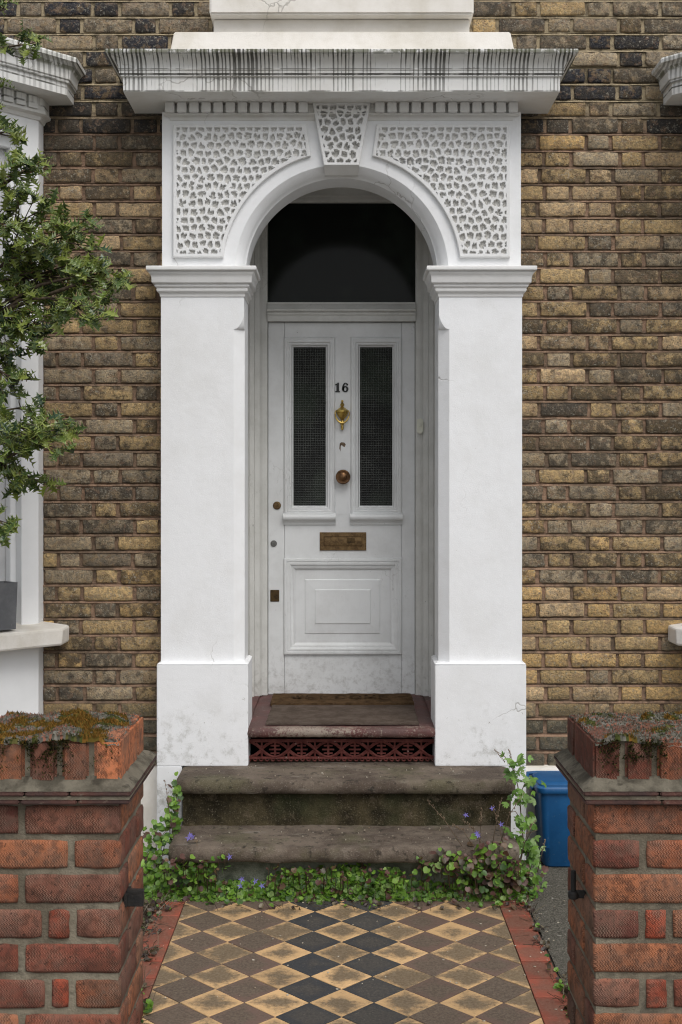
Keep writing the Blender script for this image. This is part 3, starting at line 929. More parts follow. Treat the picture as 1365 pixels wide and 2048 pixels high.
for s in (-1, 1):                                   # little upright between capital and springing, outer flank
    a, b = sorted((s * XA, s * (XA - .0)))
    ab.add([(s * XA, Y_PIL, ZS), (s * XA, Y_REV, ZS), (s * XA, Y_REV, ZT), (s * XA, Y_PIL, ZT)], [(0, 1, 2, 3)])
arch = make('arch', ab, 'stucco', house, smooth='angle', recalc=False)

def worm_field(xg, zg, pitch, seed, ridge, inside):
    """carved worm-work: depth 0..1 over the grid points"""
    r1 = np.random.default_rng(seed)
    x0, x1, z0, z1 = xg.min(), xg.max(), zg.min(), zg.max()
    pts = []
    nz = max(2, round((z1 - z0) / pitch)); nx = max(2, round((x1 - x0) / pitch))
    pz, pxx = (z1 - z0) / nz, (x1 - x0) / nx
    for j in range(-1, nz + 1):
        for i in range(-1, nx + 1):
            a = 0.08 if j >= nz - 1 else 0.27
            pts.append((x0 + (i + .5 + (.22 if j % 2 else -.22) * (j < nz - 1)) * pxx + r1.uniform(-a, a) * pxx, z0 + (j + .5) * pz + r1.uniform(-a, a) * pz * .9))
    pts = np.array(pts)
    ph = r1.uniform(0, 6.28, (len(pts), 4)); lob = r1.integers(3, 6, len(pts)); amp = r1.uniform(.22, .58, len(pts)); rad = r1.uniform(.45, .60, len(pts)) * pitch
    q = np.stack([xg.ravel(), zg.ravel()], 1)
    out = np.zeros(len(q))
    for s0 in range(0, len(q), 6000):
        qq = q[s0:s0 + 6000]
        d = np.hypot(qq[:, None, 0] - pts[None, :, 0], qq[:, None, 1] - pts[None, :, 1])
        idx = np.argpartition(d, 2, axis=1)[:, :2]
        rows = np.arange(len(qq))
        da, db = d[rows, idx[:, 0]], d[rows, idx[:, 1]]
        sw = da > db
        ia = np.where(sw, idx[:, 1], idx[:, 0]); d1 = np.minimum(da, db); d2 = np.maximum(da, db)
        th = np.arctan2(qq[:, 1] - pts[ia, 1], qq[:, 0] - pts[ia, 0])
        rr = rad[ia] * (1 + amp[ia] * np.cos(lob[ia] * th + ph[ia, 0]) + .13 * np.cos(2 * th + ph[ia, 1]) + .13 * np.cos(7 * th + ph[ia, 2]))
        sd = np.minimum((d2 - d1) / 2 - ridge / 2, rr - d1)
        out[s0:s0 + 6000] = sd
    sd = out.reshape(xg.shape)
    sd = np.minimum(sd, inside)
    t = np.clip(sd / 0.0026 + .35, 0, 1)
    return t * t * (3 - 2 * t)

def relief(name, left, right, z0, z1, y, thick, depth, margin, pitch, ridge, seed, parent, mat_='stucco_carved', step_=0.0022):
    """a raised carved panel between the curves x = left(z) and x = right(z)"""
    nz = int((z1 - z0) / step_)
    zs = np.linspace(z0, z1, nz + 1)
    L = np.array([left(z) for z in zs]); Rr = np.array([right(z) for z in zs])
    nx = int((Rr - L).max() / step_)
    u = np.linspace(0, 1, nx + 1)
    xg = L[:, None] + (Rr - L)[:, None] * u[None, :]
    zg = np.repeat(zs[:, None], nx + 1, 1)
    # distance to the outline, good enough for the plain border
    poly = np.concatenate([np.stack([L, zs], 1), np.stack([Rr, zs], 1)[::-1]])
    dz = np.minimum(zg - z0, z1 - zg)
    slopeL = np.gradient(L, zs); slopeR = np.gradient(Rr, zs)
    dl = (xg - L[:, None]) / np.sqrt(1 + slopeL ** 2)[:, None]
    dr = (Rr[:, None] - xg) / np.sqrt(1 + slopeR ** 2)[:, None]
    ins = np.minimum(np.minimum(dl, dr), dz) - margin
    dep = worm_field(xg, zg, pitch, seed, ridge, ins)
    rough = rng.normal(0, .0007, dep.shape) * (dep > .5)
    soft = np.clip(1 - (ins + margin) / .004, 0, 1) ** 2 * .004
    yg = y - thick + dep * depth + rough + soft
    mb = MB()
    vs_ = np.stack([xg, yg, zg], 2).reshape(-1, 3)
    w = nx + 1
    fs_ = [(j * w + i, j * w + i + 1, (j + 1) * w + i + 1, (j + 1) * w + i) for j in range(nz) for i in range(nx)]
    ring = [i for i in range(w)] + [j * w + nx for j in range(1, nz + 1)] + [nz * w + i for i in range(nx - 1, -1, -1)] + [j * w for j in range(nz - 1, 0, -1)]
    b0 = len(vs_)
    vs_ = vs_.tolist() + [(vs_[k][0], y + .004, vs_[k][2]) for k in ring]
    m_ = len(ring)
    fs_ += [(ring[k], b0 + k, b0 + (k + 1) % m_, ring[(k + 1) % m_]) for k in range(m_)]
    fc = (dep[:-1, :-1] + dep[1:, :-1] + dep[:-1, 1:] + dep[1:, 1:]).ravel() / 4
    mb.add(vs_, fs_)
    mb.c = [(float(q), float(q), float(q), 1) for q in fc] + [(0, 0, 0, 1)] * m_
    return make(name, mb, mat_, parent, smooth='angle', recalc=False, colors=True)

RP = 0.527
zp0, zp1 = Z(516, Y_PIL), Z(250, Y_PIL)
ztip = Z(314, Y_PIL)
def inner_x(z):                                     # inner edge of a panel: arch curve, then the splay beside the keystone
    if z <= ztip:
        return -math.sqrt(max(RP ** 2 - (z - ZS) ** 2, 0.0))
    t = (z - ztip) / (zp1 - ztip)
    return -math.sqrt(max(RP ** 2 - (ztip - ZS) ** 2, 0)) * (1 - t) + t * (X(614, Y_PIL))
xl = X(347, Y_PIL)
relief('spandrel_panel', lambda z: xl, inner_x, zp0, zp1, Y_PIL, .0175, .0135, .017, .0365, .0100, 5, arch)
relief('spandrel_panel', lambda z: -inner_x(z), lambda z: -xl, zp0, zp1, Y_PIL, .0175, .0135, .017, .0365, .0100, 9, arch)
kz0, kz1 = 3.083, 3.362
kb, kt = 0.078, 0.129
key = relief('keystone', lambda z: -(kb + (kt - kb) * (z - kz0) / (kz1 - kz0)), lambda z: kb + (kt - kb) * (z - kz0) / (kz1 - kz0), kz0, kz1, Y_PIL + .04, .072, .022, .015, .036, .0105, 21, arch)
kk = MB()
kk.prism_y([(-kb + .001, kz0 + .001), (kb - .001, kz0 + .001), (kb - .004, kz0 - .030), (-kb + .004, kz0 - .030)], Y_PIL + .020, Y_PIL + .14)
kk.add([(-kb, Y_PIL - .03, kz0), (kb, Y_PIL - .03, kz0), (kb - .004, Y_PIL + .02, kz0 - .03), (-kb + .004, Y_PIL + .02, kz0 - .03)], [(0, 1, 2, 3)])
make('keystone_soffit', kk, 'stucco_relief', arch)

# ------------------------------------------------------------------ cornice
cb = MB()
xb = 0.757
cpath = [(-xb, Y_WALL + .004), (-xb, Y_PIL), (xb, Y_PIL), (xb, Y_WALL + .004)]
cb.run(cpath, [(-.03, 3.288), (.004, 3.290), (.006, 3.298), (.014, 3.306), (.030, 3.310), (.031, 3.3135), (.026, 3.3145), (.012, 3.3165), (.012, 3.3600), (.180, 3.3600), (.181, 3.4205),
               (.190, 3.4225), (.192, 3.429), (.189, 3.431), (.195, 3.433), (.196, 3.440), (.191, 3.444), (.198, 3.448), (.1985, 3.4525), (.1955, 3.4545), (.197, 3.460), (.2005, 3.470),
               (.208, 3.481), (.219, 3.491), (.231, 3.4975), (.238, 3.4995), (.2385, 3.503), (.245, 3.504), (.247, 3.507), (.247, 3.517), (.244, 3.520), (.06, 3.540), (-.03, 3.541)])
cornice = make('cornice', cb, 'stucco_cornice', house, smooth='angle')
cornice['label'] = 'white moulded cornice streaked with black algae'
dm = MB()
dm.prism_z([(-.0206, 0), (.0206, 0), (.0206, .036), (-.0206, .036)], 0, .0440)
dme = dm.mesh('dentil', bevel=.0025)
dme.materials.append(MT['stucco_relief'])
dy = Y_PIL - .047
for s in (-1, 1):
    for k in range(13):
        x = s * (0.149 + .02 + k * .0535)
        if abs(x) < 0.785:
            place('dentil', dme, cornice, (x, dy, 3.3152))
bc = MB()
bc.add([(-.775, 5.255, 3.51), (.790, 5.255, 3.51), (.790, Y_WALL + .01, 3.51), (-.775, Y_WALL + .01, 3.51),
        (-.752, 5.262, 3.57), (.760, 5.262, 3.57), (.760, Y_WALL + .01, 3.57), (-.752, Y_WALL + .01, 3.57),
        (-.736, 5.275, 3.664), (.742, 5.275, 3.664), (.742, Y_WALL + .01, 3.690), (-.736, Y_WALL + .01, 3.690)],
       [(0, 1, 5, 4), (1, 2, 6, 5), (3, 0, 4, 7), (4, 5, 9, 8), (5, 6, 10, 9), (7, 4, 8, 11), (8, 9, 10, 11), (0, 3, 2, 1)])
make('blocking_course', bc, 'stucco_cream', cornice, bevel=.004)
us = MB()
us.box(-.578, .579, 5.250, Y_WALL + .01, 3.733, 3.868)
sill = make('window_sill', us, 'stucco_cream', house, bevel=.008)
sill['label'] = 'thick cream painted stone sill above the cornice'
ap = MB()
ap.box(-.566, .566, 5.307, Y_WALL + .01, 3.655, 3.7325)
make('apron', ap, 'stucco_cream', sill, bevel=.004)

# ------------------------------------------------------------------ porch lining and door frame
XL = 0.467                                          # the lobby behind the arch is a little wider than the opening
pl = MB()
for s in (-1, 1):
    a, b = sorted((s * (XL + .001), s * (XL + .05)))
    pl.box(a, b, Y_REV + .001, Y_FRAME + .12, 0.59, 3.40)
pl.box(-XL, XL, Y_REV + .001, Y_FRAME + .12, 3.36, 3.40)
make('porch_lining', pl, 'frame_paint', house)

fb = MB()
XD = X(830, Y_DOOR)                                 # half width of the door
zd_t, zd_b = Z(645, Y_DOOR), 0.605
xf = XL
for s in (-1, 1):
    a0, a1 = XD + .003, xf + .001
    # stepped jamb: three mouldings across its face
    for u0, u1, yy in ((a0, a0 + .028, Y_FRAME + .028), (a0 + .028, a0 + .036, Y_FRAME + .016), (a0 + .036, a0 + .064, Y_FRAME), (a0 + .064, a1, Y_FRAME - .022)):
        x0, x1 = sorted((s * u0, s * u1))
        fb.box(x0, x1, yy, Y_FRAME + .10, 0.60, 3.36)
frame = make('door_frame', fb, 'frame_paint', house, bevel=.0025)
hb = MB()
zg_t, zg_b = Z(405, 6.13), Z(605, 6.13)
hb.run([(-XD - .002, 6.13), (XD + .002, 6.13)], [(-.06, zg_t), (.0, zg_t), (.004, zg_t + .006), (.010, zg_t + .012), (.012, zg_t + .024), (.022, zg_t + .030), (.024, zg_t + .062), (.030, zg_t + .070), (.030, 3.355), (-.06, 3.355)])
make('frame_head', hb, 'frame_paint', frame, smooth='angle')
tb = MB()
zt0 = zd_t + .003
tb.run([(-XD - .002, 6.13), (XD + .002, 6.13)], [(-.05, zt0), (.014, zt0), (.016, zt0 + .028), (.024, zt0 + .031), (.026, zt0 + .040), (.020, zt0 + .045), (.034, zt0 + .049), (.036, zt0 + .058), (.028, zt0 + .066), (.018, zt0 + .084), (.012, zt0 + .088), (.010, zg_b), (-.05, zg_b)])
make('transom', tb, 'frame_paint', frame, smooth='angle')
gb = MB()
gb.box(-XD - .001, XD + .001, 6.150, 6.156, zg_b - .002, zg_t + .002)
fan = make('fanlight', gb, 'fanlight_glass', house)
fan['label'] = 'dark rectangular glass pane over the door'
# doorbell on the frame
db = MB()
bx, bz = X(840.5, 6.09), Z(852, 6.09)
def rrect(w, h, r, n=6):
    pts = []
    for cx_, cz_, a0 in ((w / 2 - r, h / 2 - r, 0), (-w / 2 + r, h / 2 - r, 90), (-w / 2 + r, -h / 2 + r, 180), (w / 2 - r, -h / 2 + r, 270)):
        for k in range(n + 1):
            a = R(a0 + 90 * k / n)
            pts.append((cx_ + r * math.cos(a), cz_ + r * math.sin(a)))
    return pts
db.prism_y([(bx + x, bz + z) for x, z in rrect(.032, .076, .0155)], 6.078, 6.102)
bell = make('doorbell', db, 'bell_plastic', frame, bevel=.003)
bell['label'] = 'cream oblong bell push'
bp = MB()
bp.lathe([(.0105, 0), (.0105, .003), (.0085, .0035), (.0085, .002), (.007, .002), (.0065, .0045), (.002, .005)], (bx, 6.078, bz + .004), 'y', 20)
bp.tube([(bx - .006, 6.077, bz - .016), (bx, 6.077, bz - .018), (bx + .006, 6.077, bz - .016)], .0007, 5)
make('bell_button', bp, 'bell_plastic', frame, smooth='angle')

# ------------------------------------------------------------------ front door
def dx(px): return X(px, Y_DOOR)
def dz(py): return Z(py, Y_DOOR)
d = MB()
yb = Y_DOOR + .045
x0, x1, xa, xb_, xc, xd_ = -XD, XD, dx(569.5), dx(669.5), dx(703), dx(803)
zr1, zr2, zr3, zr4 = dz(676), dz(1029), dz(1118), dz(1308)
J = .0012
d.box(x0, xa - J, Y_DOOR, yb, zd_b, zd_t)            # lock stile
d.box(xd_ + J, x1, Y_DOOR, yb, zd_b, zd_t)           # hanging stile
d.box(xa, xd_, Y_DOOR + .0006, yb, zr1, zd_t)        # top rail
d.box(xa, xd_, Y_DOOR + .0006, yb, zr3, zr2)         # lock rail
d.box(xa, xd_, Y_DOOR + .0006, yb, zd_b, zr4)        # bottom rail
d.box(xb_, xc, Y_DOOR, yb, zr2, zr1)                 # muntin
d.box(x0 + .004, x1 - .004, yb + .003, yb + .012, zd_b + .004, zd_t - .004)
door = make('front_door', d, 'door_paint', house, bevel=.0014)
door['label'] = 'grey painted panelled front door'
bol = [(-.004, .0), (-.003, .006), (.0, .011), (.005, .0135), (.010, .013), (.0115, .010), (.014, .010), (.0155, .0125), (.021, .012), (.0245, .008), (.026, .003), (.0285, .003), (.0295, .006), (.034, .005), (.039, -.004), (.0405, -.012), (.0445, -.013), (.046, -.030)]
zg1, zg0 = dz(676), dz(1029)
for (a, b) in ((xa, xb_), (xc, xd_)):
    f = MB()
    f.frame(a, b, zr2, zr1, Y_DOOR, bol)
    make('panel_moulding', f, 'door_paint', door, smooth='angle')
    f = MB()
    f.box(a + .040, b - .040, Y_DOOR + .022, Y_DOOR + .027, zr2 + .02, zr1 - .040)
    make('glass_pane', f, 'door_glass', door)
    f = MB()
    zs = dz(1027)
    f.run([(a - .018 + .012, Y_DOOR + .002), (b + .018 - .012, Y_DOOR + .002)], [(-.002, zs - .058), (.010, zs - .057), (.011, zs - .045), (.018, zs - .041), (.019, zs - .037), (.030, zs - .034), (.037, zs - .026), (.039, zs - .017), (.036, zs - .008), (.028, zs - .002), (.018, zs), (-.002, zs + .001)])
    make('glass_sill', f, 'door_paint', door, smooth='angle', bevel=.001, seg=1)
f = MB()
f.frame(xa, xd_, zr4, zr3, Y_DOOR, [(-.004, .0), (-.003, .007), (.0, .012), (.006, .014), (.012, .013), (.0135, .010), (.017, .010), (.0185, .012), (.026, .012), (.032, .008), (.0335, .0035), (.0365, .0035), (.043, .001), (.050, -.004), (.055, -.011), (.059, -.013)])
make('panel_moulding', f, 'door_paint', door, smooth='angle')
f = MB()
p0, p1, q0, q1 = dx(590), dx(780), dz(1287), dz(1139)
i1, i2 = (dx(611) - p0), (dx(631) - p0)
vs_ = []
for (l, rgt, bt, tp, out) in ((p0, p1, q0, q1, -.012), (dx(610), dx(761), dz(1268), dz(1159), -.013), (dx(611), dx(760), dz(1267), dz(1160), -.0085), (dx(630.5), dx(741.5), dz(1248), dz(1179.5), -.0055), (dx(631), dx(741), dz(1247), dz(1180), -.0015)):
    vs_ += [(l, Y_DOOR - out, bt), (rgt, Y_DOOR - out, bt), (rgt, Y_DOOR - out, tp), (l, Y_DOOR - out, tp)]
f.add(vs_, [(k * 4 + j, k * 4 + (j + 1) % 4, k * 4 + 4 + (j + 1) % 4, k * 4 + 4 + j) for k in range(4) for j in range(4)] + [(16, 17, 18, 19)])
make('raised_panel', f, 'door_paint', door, bevel=.0012, seg=1)

# number 16
nb = MB()
nz0, nz1 = dz(784.5), dz(765.5)
H_ = nz1 - nz0
def poly(pts, ox, name=None):
    nb.prism_y([(ox + x * H_, nz0 + z * H_) for x, z in pts], Y_DOOR - .005, Y_DOOR + .001)
o1 = dx(671)
poly([(.0, .0), (.50, .0), (.50, .11), (.40, .14), (.40, 1.0), (.26, 1.0), (.17, .91), (.0, .84), (.0, .72), (.13, .76), (.13, .14), (.0, .11)], o1)
o6 = dx(684.5)
ring_o = [(.345 + .335 * math.cos(R(a)), .325 + .325 * math.sin(R(a))) for a in range(0, 360, 15)]
ring_i = [(.345 + .125 * math.cos(R(a)), .325 + .195 * math.sin(R(a))) for a in range(0, 360, 15)]
nn = len(ring_o)
for k in range(nn):
    a, b = k, (k + 1) % nn
    poly([ring_o[a], ring_o[b], ring_i[b], ring_i[a]], o6)
lo_, li_ = [], []
for k in range(13):
    t = k / 12
    a = R(205 - 165 * t)
    lo_.append((.37 + .36 * math.cos(a), .42 + .58 * math.sin(a)))
    li_.append((.40 + .18 * math.cos(a), .44 + .47 * math.sin(a)))
for k in range(12):
    poly([lo_[k], lo_[k + 1], li_[k + 1], li_[k]], o6)
poly([(.545 + .095 * math.cos(R(a)), .80 + .095 * math.sin(R(a))) for a in range(0, 360, 30)], o6)
make('door_number', nb, 'number_black', door)['label'] = 'black serif figures 16'

# urn knocker
kx, ky = dx(685), Y_DOOR
def kz(py): return dz(py)
kb_ = MB()
prof = [(.0005, 861), (.006, 860), (.0075, 856), (.006, 851), (.009, 849.5), (.013, 846.5), (.010, 843), (.0075, 841), (.011, 838), (.022, 833), (.029, 828.5), (.031, 826.5), (.030, 826), (.035, 824.5),
        (.035, 821.5), (.029, 820), (.021, 817.5), (.012, 815.5), (.0065, 813.5), (.010, 811.5), (.0115, 810), (.008, 807.5), (.005, 806), (.0065, 803.5), (.005, 801), (.0005, 800)]
kb_.lathe([(r, kz(p) - kz(861)) for r, p in prof], (kx, ky - .015, kz(861)), 'z', 20)
arc = []
for k in range(17):
    a = math.pi * k / 16
    arc.append((kx - .037 * math.cos(a), ky - .026 - .010 * math.sin(a), kz(825) - (kz(825) - kz(846.5)) * math.sin(a) if 0 < k < 16 else kz(825)))
kb_.tube(arc, [.0028 + .0022 * math.sin(math.pi * k / 16) for k in range(17)], 8)
kb_.tube([(kx - .036, ky - .018, kz(823)), (kx + .036, ky - .018, kz(823))], .0045, 8)
kb_.tube([(kx, ky + .001, kz(818)), (kx, ky - .016, kz(818))], .007, 8)
make('door_knocker', kb_, 'brass_bright', door, smooth='angle')['label'] = 'polished brass urn shaped knocker'
kn = MB()
kn.lathe([(.031, .0), (.031, .008), (.024, .012), (.024, .026), (.035, .033), (.0375, .039), (.0365, .044), (.032, .047), (.028, .0465), (.0255, .043), (.0225, .043), (.0205, .047), (.013, .051), (.0005, .0525)], (dx(686.5), Y_DOOR, dz(954)), 'y', 28)
make('door_knob', kn, 'brass_brown', door, smooth='angle')['label'] = 'round tarnished brass knob'
lp = MB()
a, b, c_, e_ = dx(640), dx(733), dz(1101), dz(1064.5)
lp.frame(a, b, c_, e_, Y_DOOR, [(0, -.002), (0, .004), (.003, .0065), (.020, .0065), (.0215, .003), (.025, .003), (.0265, .0055), (.030, .006)], close=True)
lpo = make('letter_plate', lp, 'brass_dull', door, smooth='angle')
lpo['label'] = 'oblong brass letter plate'
fl = MB()
fl.box(dx(694), dx(710), Y_DOOR - .0085, Y_DOOR - .005, dz(1086), dz(1076))
make('letter_pull', fl, 'brass_dark', door, bevel=.001)
for px, py, rad, mt in ((554.5, 1011, .0205, 'brass_dull'), (548, 1087, .0165, 'steel_dull')):
    lk = MB()
    lk.lathe([(rad, 0), (rad, .004), (rad * .86, .0065), (rad * .62, .007), (rad * .60, .0045), (rad * .30, .0045), (rad * .26, .006), (.0005, .006)], (dx(px), Y_DOOR, dz(py)), 'y', 24)
    make('lock_cylinder', lk, mt, door, smooth='angle')['label'] = 'brass lock cylinder' if mt == 'brass_dull' else 'grey steel lock cylinder'
ec = MB()
ec.prism_y([(dx(550) + x, dz(1191.5) + z) for x, z in rrect(.046, .060, .003, 2)], Y_DOOR - .003, Y_DOOR + .001)
ec.prism_y([(dx(550) + x * .5, dz(1191.5) + z * .6) for x, z in rrect(.026, .040, .008, 4)], Y_DOOR - .006, Y_DOOR - .003)
make('key_plate', ec, 'brass_dark', door, bevel=.0008, seg=1)['label'] = 'small dark brass keyhole plate'
sc_ = MB()
pts = [(679, 897), (680, 887), (683, 884.5), (689, 885), (692, 889), (690, 894), (687, 893), (684, 890), (682, 892), (681.5, 903)]
sc_.prism_y([(dx(a), dz(b)) for a, b in pts], Y_DOOR - .0008, Y_DOOR + .0005)
make('paint_scar', sc_, 'twig', door)['label'] = 'brown scar of bare wood below the knocker'
rb = MB()
rb.box(-XD - .1, XD + .1, Y_DOOR + .07, Y_DOOR + .075, .6, 3.3)
make('hall_black_sheet', rb, 'hall_black', house)  # black sheet behind the door, its colour stands in for the unlit interior

# ------------------------------------------------------------------ threshold step with cast iron air grille
def slab(name, x0, x1, y_front, y_back, z_top, th, mat_, parent, seed, amp=.004, nose=.6, n=60):
    mb = MB()
    r = th / 2
    prof = [(y_back, z_top - th), (y_front + r * 1.2, z_top - th)]
    for k in range(9):
        a = R(-90 - 180 * k / 8)
        prof.append((y_front + r * nose + r * nose * math.cos(a), z_top - r + r * math.sin(a)))
    m = 8
    for k in range(1, m + 1):
        prof.append((y_front + r * nose + (y_back - y_front - r * nose) * k / m, z_top))
    np_ = len(prof)
    vs_ = []
    for i in range(n + 1):
        x = x0 + (x1 - x0) * i / n
        e = min(x - x0, x1 - x) / (x1 - x0)
        rd = max(0, .02 - min(x - x0, x1 - x)) / .02
        for k, (y, z) in enumerate(prof):
            a = amp * fbm((x * 5 + seed, y * 9, z * 9), 4) + amp * .5 * fbm((x * 40 + seed, y * 40, z * 40), 2)
            front = 1 if k < 11 else 0
            wear = -.005 * math.exp(-((x - (x0 + x1) / 2) / .28) ** 2) * (1 if k >= 6 and y < y_front + .12 else 0)
            vs_.append((x, y + (a * 1.2 if front and k > 0 else 0) + rd * .02 * front, z + (a if k != 0 and k < np_ - 0 else 0) + wear - rd * .006 * (k >= 6)))
    fs_ = [(i * np_ + k, (i + 1) * np_ + k, (i + 1) * np_ + k + 1, i * np_ + k + 1) for i in range(n) for k in range(np_ - 1)]
    fs_ += [tuple(range(np_)), tuple(range((n + 1) * np_ - 1, n * np_ - 1, -1))]
    mb.add(vs_, fs_)
    return make(name, mb, mat_, parent, smooth='angle')
TH_Z = 0.598
thr = slab('threshold', -.417, .417, 5.285, 6.16, TH_Z + .003, .043, 'red_step_paint', house, 3, .0022)
thr['label'] = 'worn red painted doorstep'
for s_ in (-1, 1):                                  # the tread runs on into the wider lobby
    te = MB()
    a, b = sorted((s_ * .4175, s_ * .4665))
    te.box(a, b, 5.552, 6.16, TH_Z - .05, TH_Z + .003)
    make('tread_end', te, 'red_step_paint', thr)
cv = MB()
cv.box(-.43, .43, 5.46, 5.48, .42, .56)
make('vent_black_backing', cv, 'cavity_black', thr)  # black slab behind the grille: the cavity's shade put into its colour
gr = MB()
gz0, gz1, gy = 0.436, 0.534, 5.372
gx0, gx1 = -.425, .425
gr.box(gx0, gx1, gy - .007, gy + .007, gz1 - .012, gz1 + .002)
gr.box(gx0, gx1, gy - .006, gy + .006, gz0 + .012, gz0 + .021)
per = 0.238
zc_ = (gz0 + .02 + gz1 - .012) / 2
amp_ = (gz1 - .012 - gz0 - .02) / 2
for ph in (0, math.pi):
    pts = [(gx0 + (gx1 - gx0) * k / 160, gy + (.002 if ph else -.002), zc_ + amp_ * math.sin(2 * math.pi * (gx0 + (gx1 - gx0) * k / 160) / per + ph)) for k in range(161)]
    gr.tube(pts, .0058, 6)
k = -9
while k * per / 2 < .42:                            # little urn bars and leaves in the loops
    x = k * per / 2
    xm = x + per / 4
    if abs(xm) < .405:
        for zz, ww in ((zc_ + .017, .020), (zc_, .027), (zc_ - .017, .020)):
                gr.box(xm - ww, xm + ww, gy - .004, gy + .004, zz - .0032, zz + .0032)
        gr.tube([(xm, gy, zc_ - .036), (xm, gy, zc_ + .036)], .0052, 5)
    for sg in ((-1, 1) if abs(x) < .405 else ()):
        zz = zc_ + sg * amp_ * .86
        gr.tube([(x - .026, gy, zz), (x - .012, gy - .002, zz - sg * .012), (x, gy, zz - sg * .017), (x + .012, gy - .002, zz - sg * .012), (x + .026, gy, zz)], .0042, 5)
        gr.tube([(x, gy, zz - sg * .017), (x, gy, zz + sg * .004)], .0046, 5)
    k += 1
k = 0
while gx0 + k * .0266 < gx1:                        # scalloped foot
    x = gx0 + k * .0266
    gr.tube([(x, gy, gz0 + .016), (x + .007, gy, gz0 + .003), (x + .014, gy, gz0 + .001), (x + .021, gy, gz0 + .010)], .0036, 5)
    k += 1
make('air_grille', gr, 'iron_red', thr, smooth='angle')['label'] = 'red cast iron air grille of pierced lattice'
tb_ = MB()
tb_.box(-.430, .430, 5.40, 5.455, .40, .436)
make('vent_curb', tb_, 'riser_stone', thr)

# ------------------------------------------------------------------ mats on the threshold
m1 = MB()
y0_, y1_ = 5.82, 6.10
zz = TH_Z + .006
def mat_grid(x0, x1, y0, y1, z, th, nx, ny, seed, skew=0):
    mb = MB()
    top, bot = [], []
    for j in range(ny + 1):
        for i in range(nx + 1):
            u, v = i / nx, j / ny
            x, y = x0 + (x1 - x0) * u + skew * v, y0 + (y1 - y0) * v
            w = .0022 * fbm((x * 14 + seed, y * 14, seed))
            top.append((x + (.002 * random.uniform(-1, 1) if i in (0, nx) else 0), y + (.0025 * random.uniform(-1, 1) if j in (0, ny) else 0), z + th + w))
    w_ = nx + 1
    ring = [i for i in range(w_)] + [j * w_ + nx for j in range(1, ny + 1)] + [ny * w_ + i for i in range(nx - 1, -1, -1)] + [j * w_ for j in range(ny - 1, 0, -1)]
    vs_ = top + [(top[k][0], top[k][1], z) for k in ring]
    b0, n_ = len(top), len(ring)
    mb.add(vs_, [(j * w_ + i, j * w_ + i + 1, (j + 1) * w_ + i + 1, (j + 1) * w_ + i) for j in range(ny) for i in range(nx)] + [(ring[k], b0 + k, b0 + (k + 1) % n_, ring[(k + 1) % n_]) for k in range(n_)])
    return mb
coir = make('doormat', mat_grid(-.345, .352, y0_, y1_, zz, .012, 60, 16, 2), 'coir')
tag(coir, 'brown coir doormat with faded WELCOME lettering against the door', 'doormat')
LET = {'W': [[(0, 1), (.25, 0), (.5, .8), (.75, 0), (1, 1)]], 'E': [[(.9, 1), (0, 1), (0, 0), (.9, 0)], [(0, .5), (.7, .5)]], 'L': [[(0, 1), (0, 0), (.9, 0)]],
       'C': [[(.95, .8), (.7, 1), (.3, 1), (0, .7), (0, .3), (.3, 0), (.7, 0), (.95, .2)]], 'O': [[(.5, 1), (.15, .85), (0, .5), (.15, .15), (.5, 0), (.85, .15), (1, .5), (.85, .85), (.5, 1)]],
       'M': [[(0, 0), (.08, 1), (.5, .2), (.92, 1), (1, 0)]]}
lt = MB()
lx = -.245
for ch in 'WELCOME':
    for st in LET[ch]:
        for (ax, az), (bx_, bz_) in zip(st[:-1], st[1:]):
            pa, pb_ = Vector((lx + ax * .050, 5.93 + az * .095)), Vector((lx + bx_ * .050, 5.93 + bz_ * .095))
            dd = (pb_ - pa).normalized()
            nn_ = Vector((-dd.y, dd.x)) * .0055
            pa -= dd * .003; pb_ += dd * .003
            zq = zz + .0162
            lt.add([(*(pa - nn_), zq), (*(pb_ - nn_), zq), (*(pb_ + nn_), zq), (*(pa + nn_), zq)], [(0, 1, 2, 3)])
    lx += .0725
make('lettering', lt, 'coir_print', coir)
gm = make('doormat', mat_grid(-.338, .345, 5.345, 5.80, zz, .007, 60, 24, 7, .004), 'carpet_grey')
tag(gm, 'thin grey brown carpet mat on the red doorstep in front of the coir mat', 'doormat')

# ------------------------------------------------------------------ stone steps
steps = empty('stone_steps', (0, 5.1, 0), 'two worn brown stone steps with rounded nosings up to the doorway', 'steps')
slab('step_slab', X(352, 5.06), X(1031, 5.06), 5.035, 5.40, .430, .060, 'step_stone', steps, 11, .0026, .55, 90)
slab('step_slab', X(338, 4.80), X(1039, 4.80), 4.770, 5.10, .228, .064, 'step_stone', steps, 23, .0032, .55, 90)
def riser(x0, x1, y, y1, z0, z1, mat_, seed):
    mb = MB()
    nx, nz = 70, 12
    vs_ = []
    for j in range(nz + 1):
        for i in range(nx + 1):
            x, z = x0 + (x1 - x0) * i / nx, z0 + (z1 - z0) * j / nz
            vs_.append((x, y + .010 * fbm((x * 8 + seed, z * 8, 1)) + .004 * fbm((x * 45, z * 45, seed), 2), z))
    w_ = nx + 1
    fs_ = [(j * w_ + i, j * w_ + i + 1, (j + 1) * w_ + i + 1, (j + 1) * w_ + i) for j in range(nz) for i in range(nx)]
    ring = [i for i in range(w_)] + [j * w_ + nx for j in range(1, nz + 1)] + [nz * w_ + i for i in range(nx - 1, -1, -1)] + [j * w_ for j in range(nz - 1, 0, -1)]
    b0, n_ = len(vs_), len(ring)
    vs_ += [(vs_[k][0], y1, vs_[k][2]) for k in ring]
    fs_ += [(ring[k], b0 + k, b0 + (k + 1) % n_, ring[(k + 1) % n_]) for k in range(n_)]
    mb.add(vs_, fs_)
    return make('riser', mb, mat_, steps, smooth='angle')
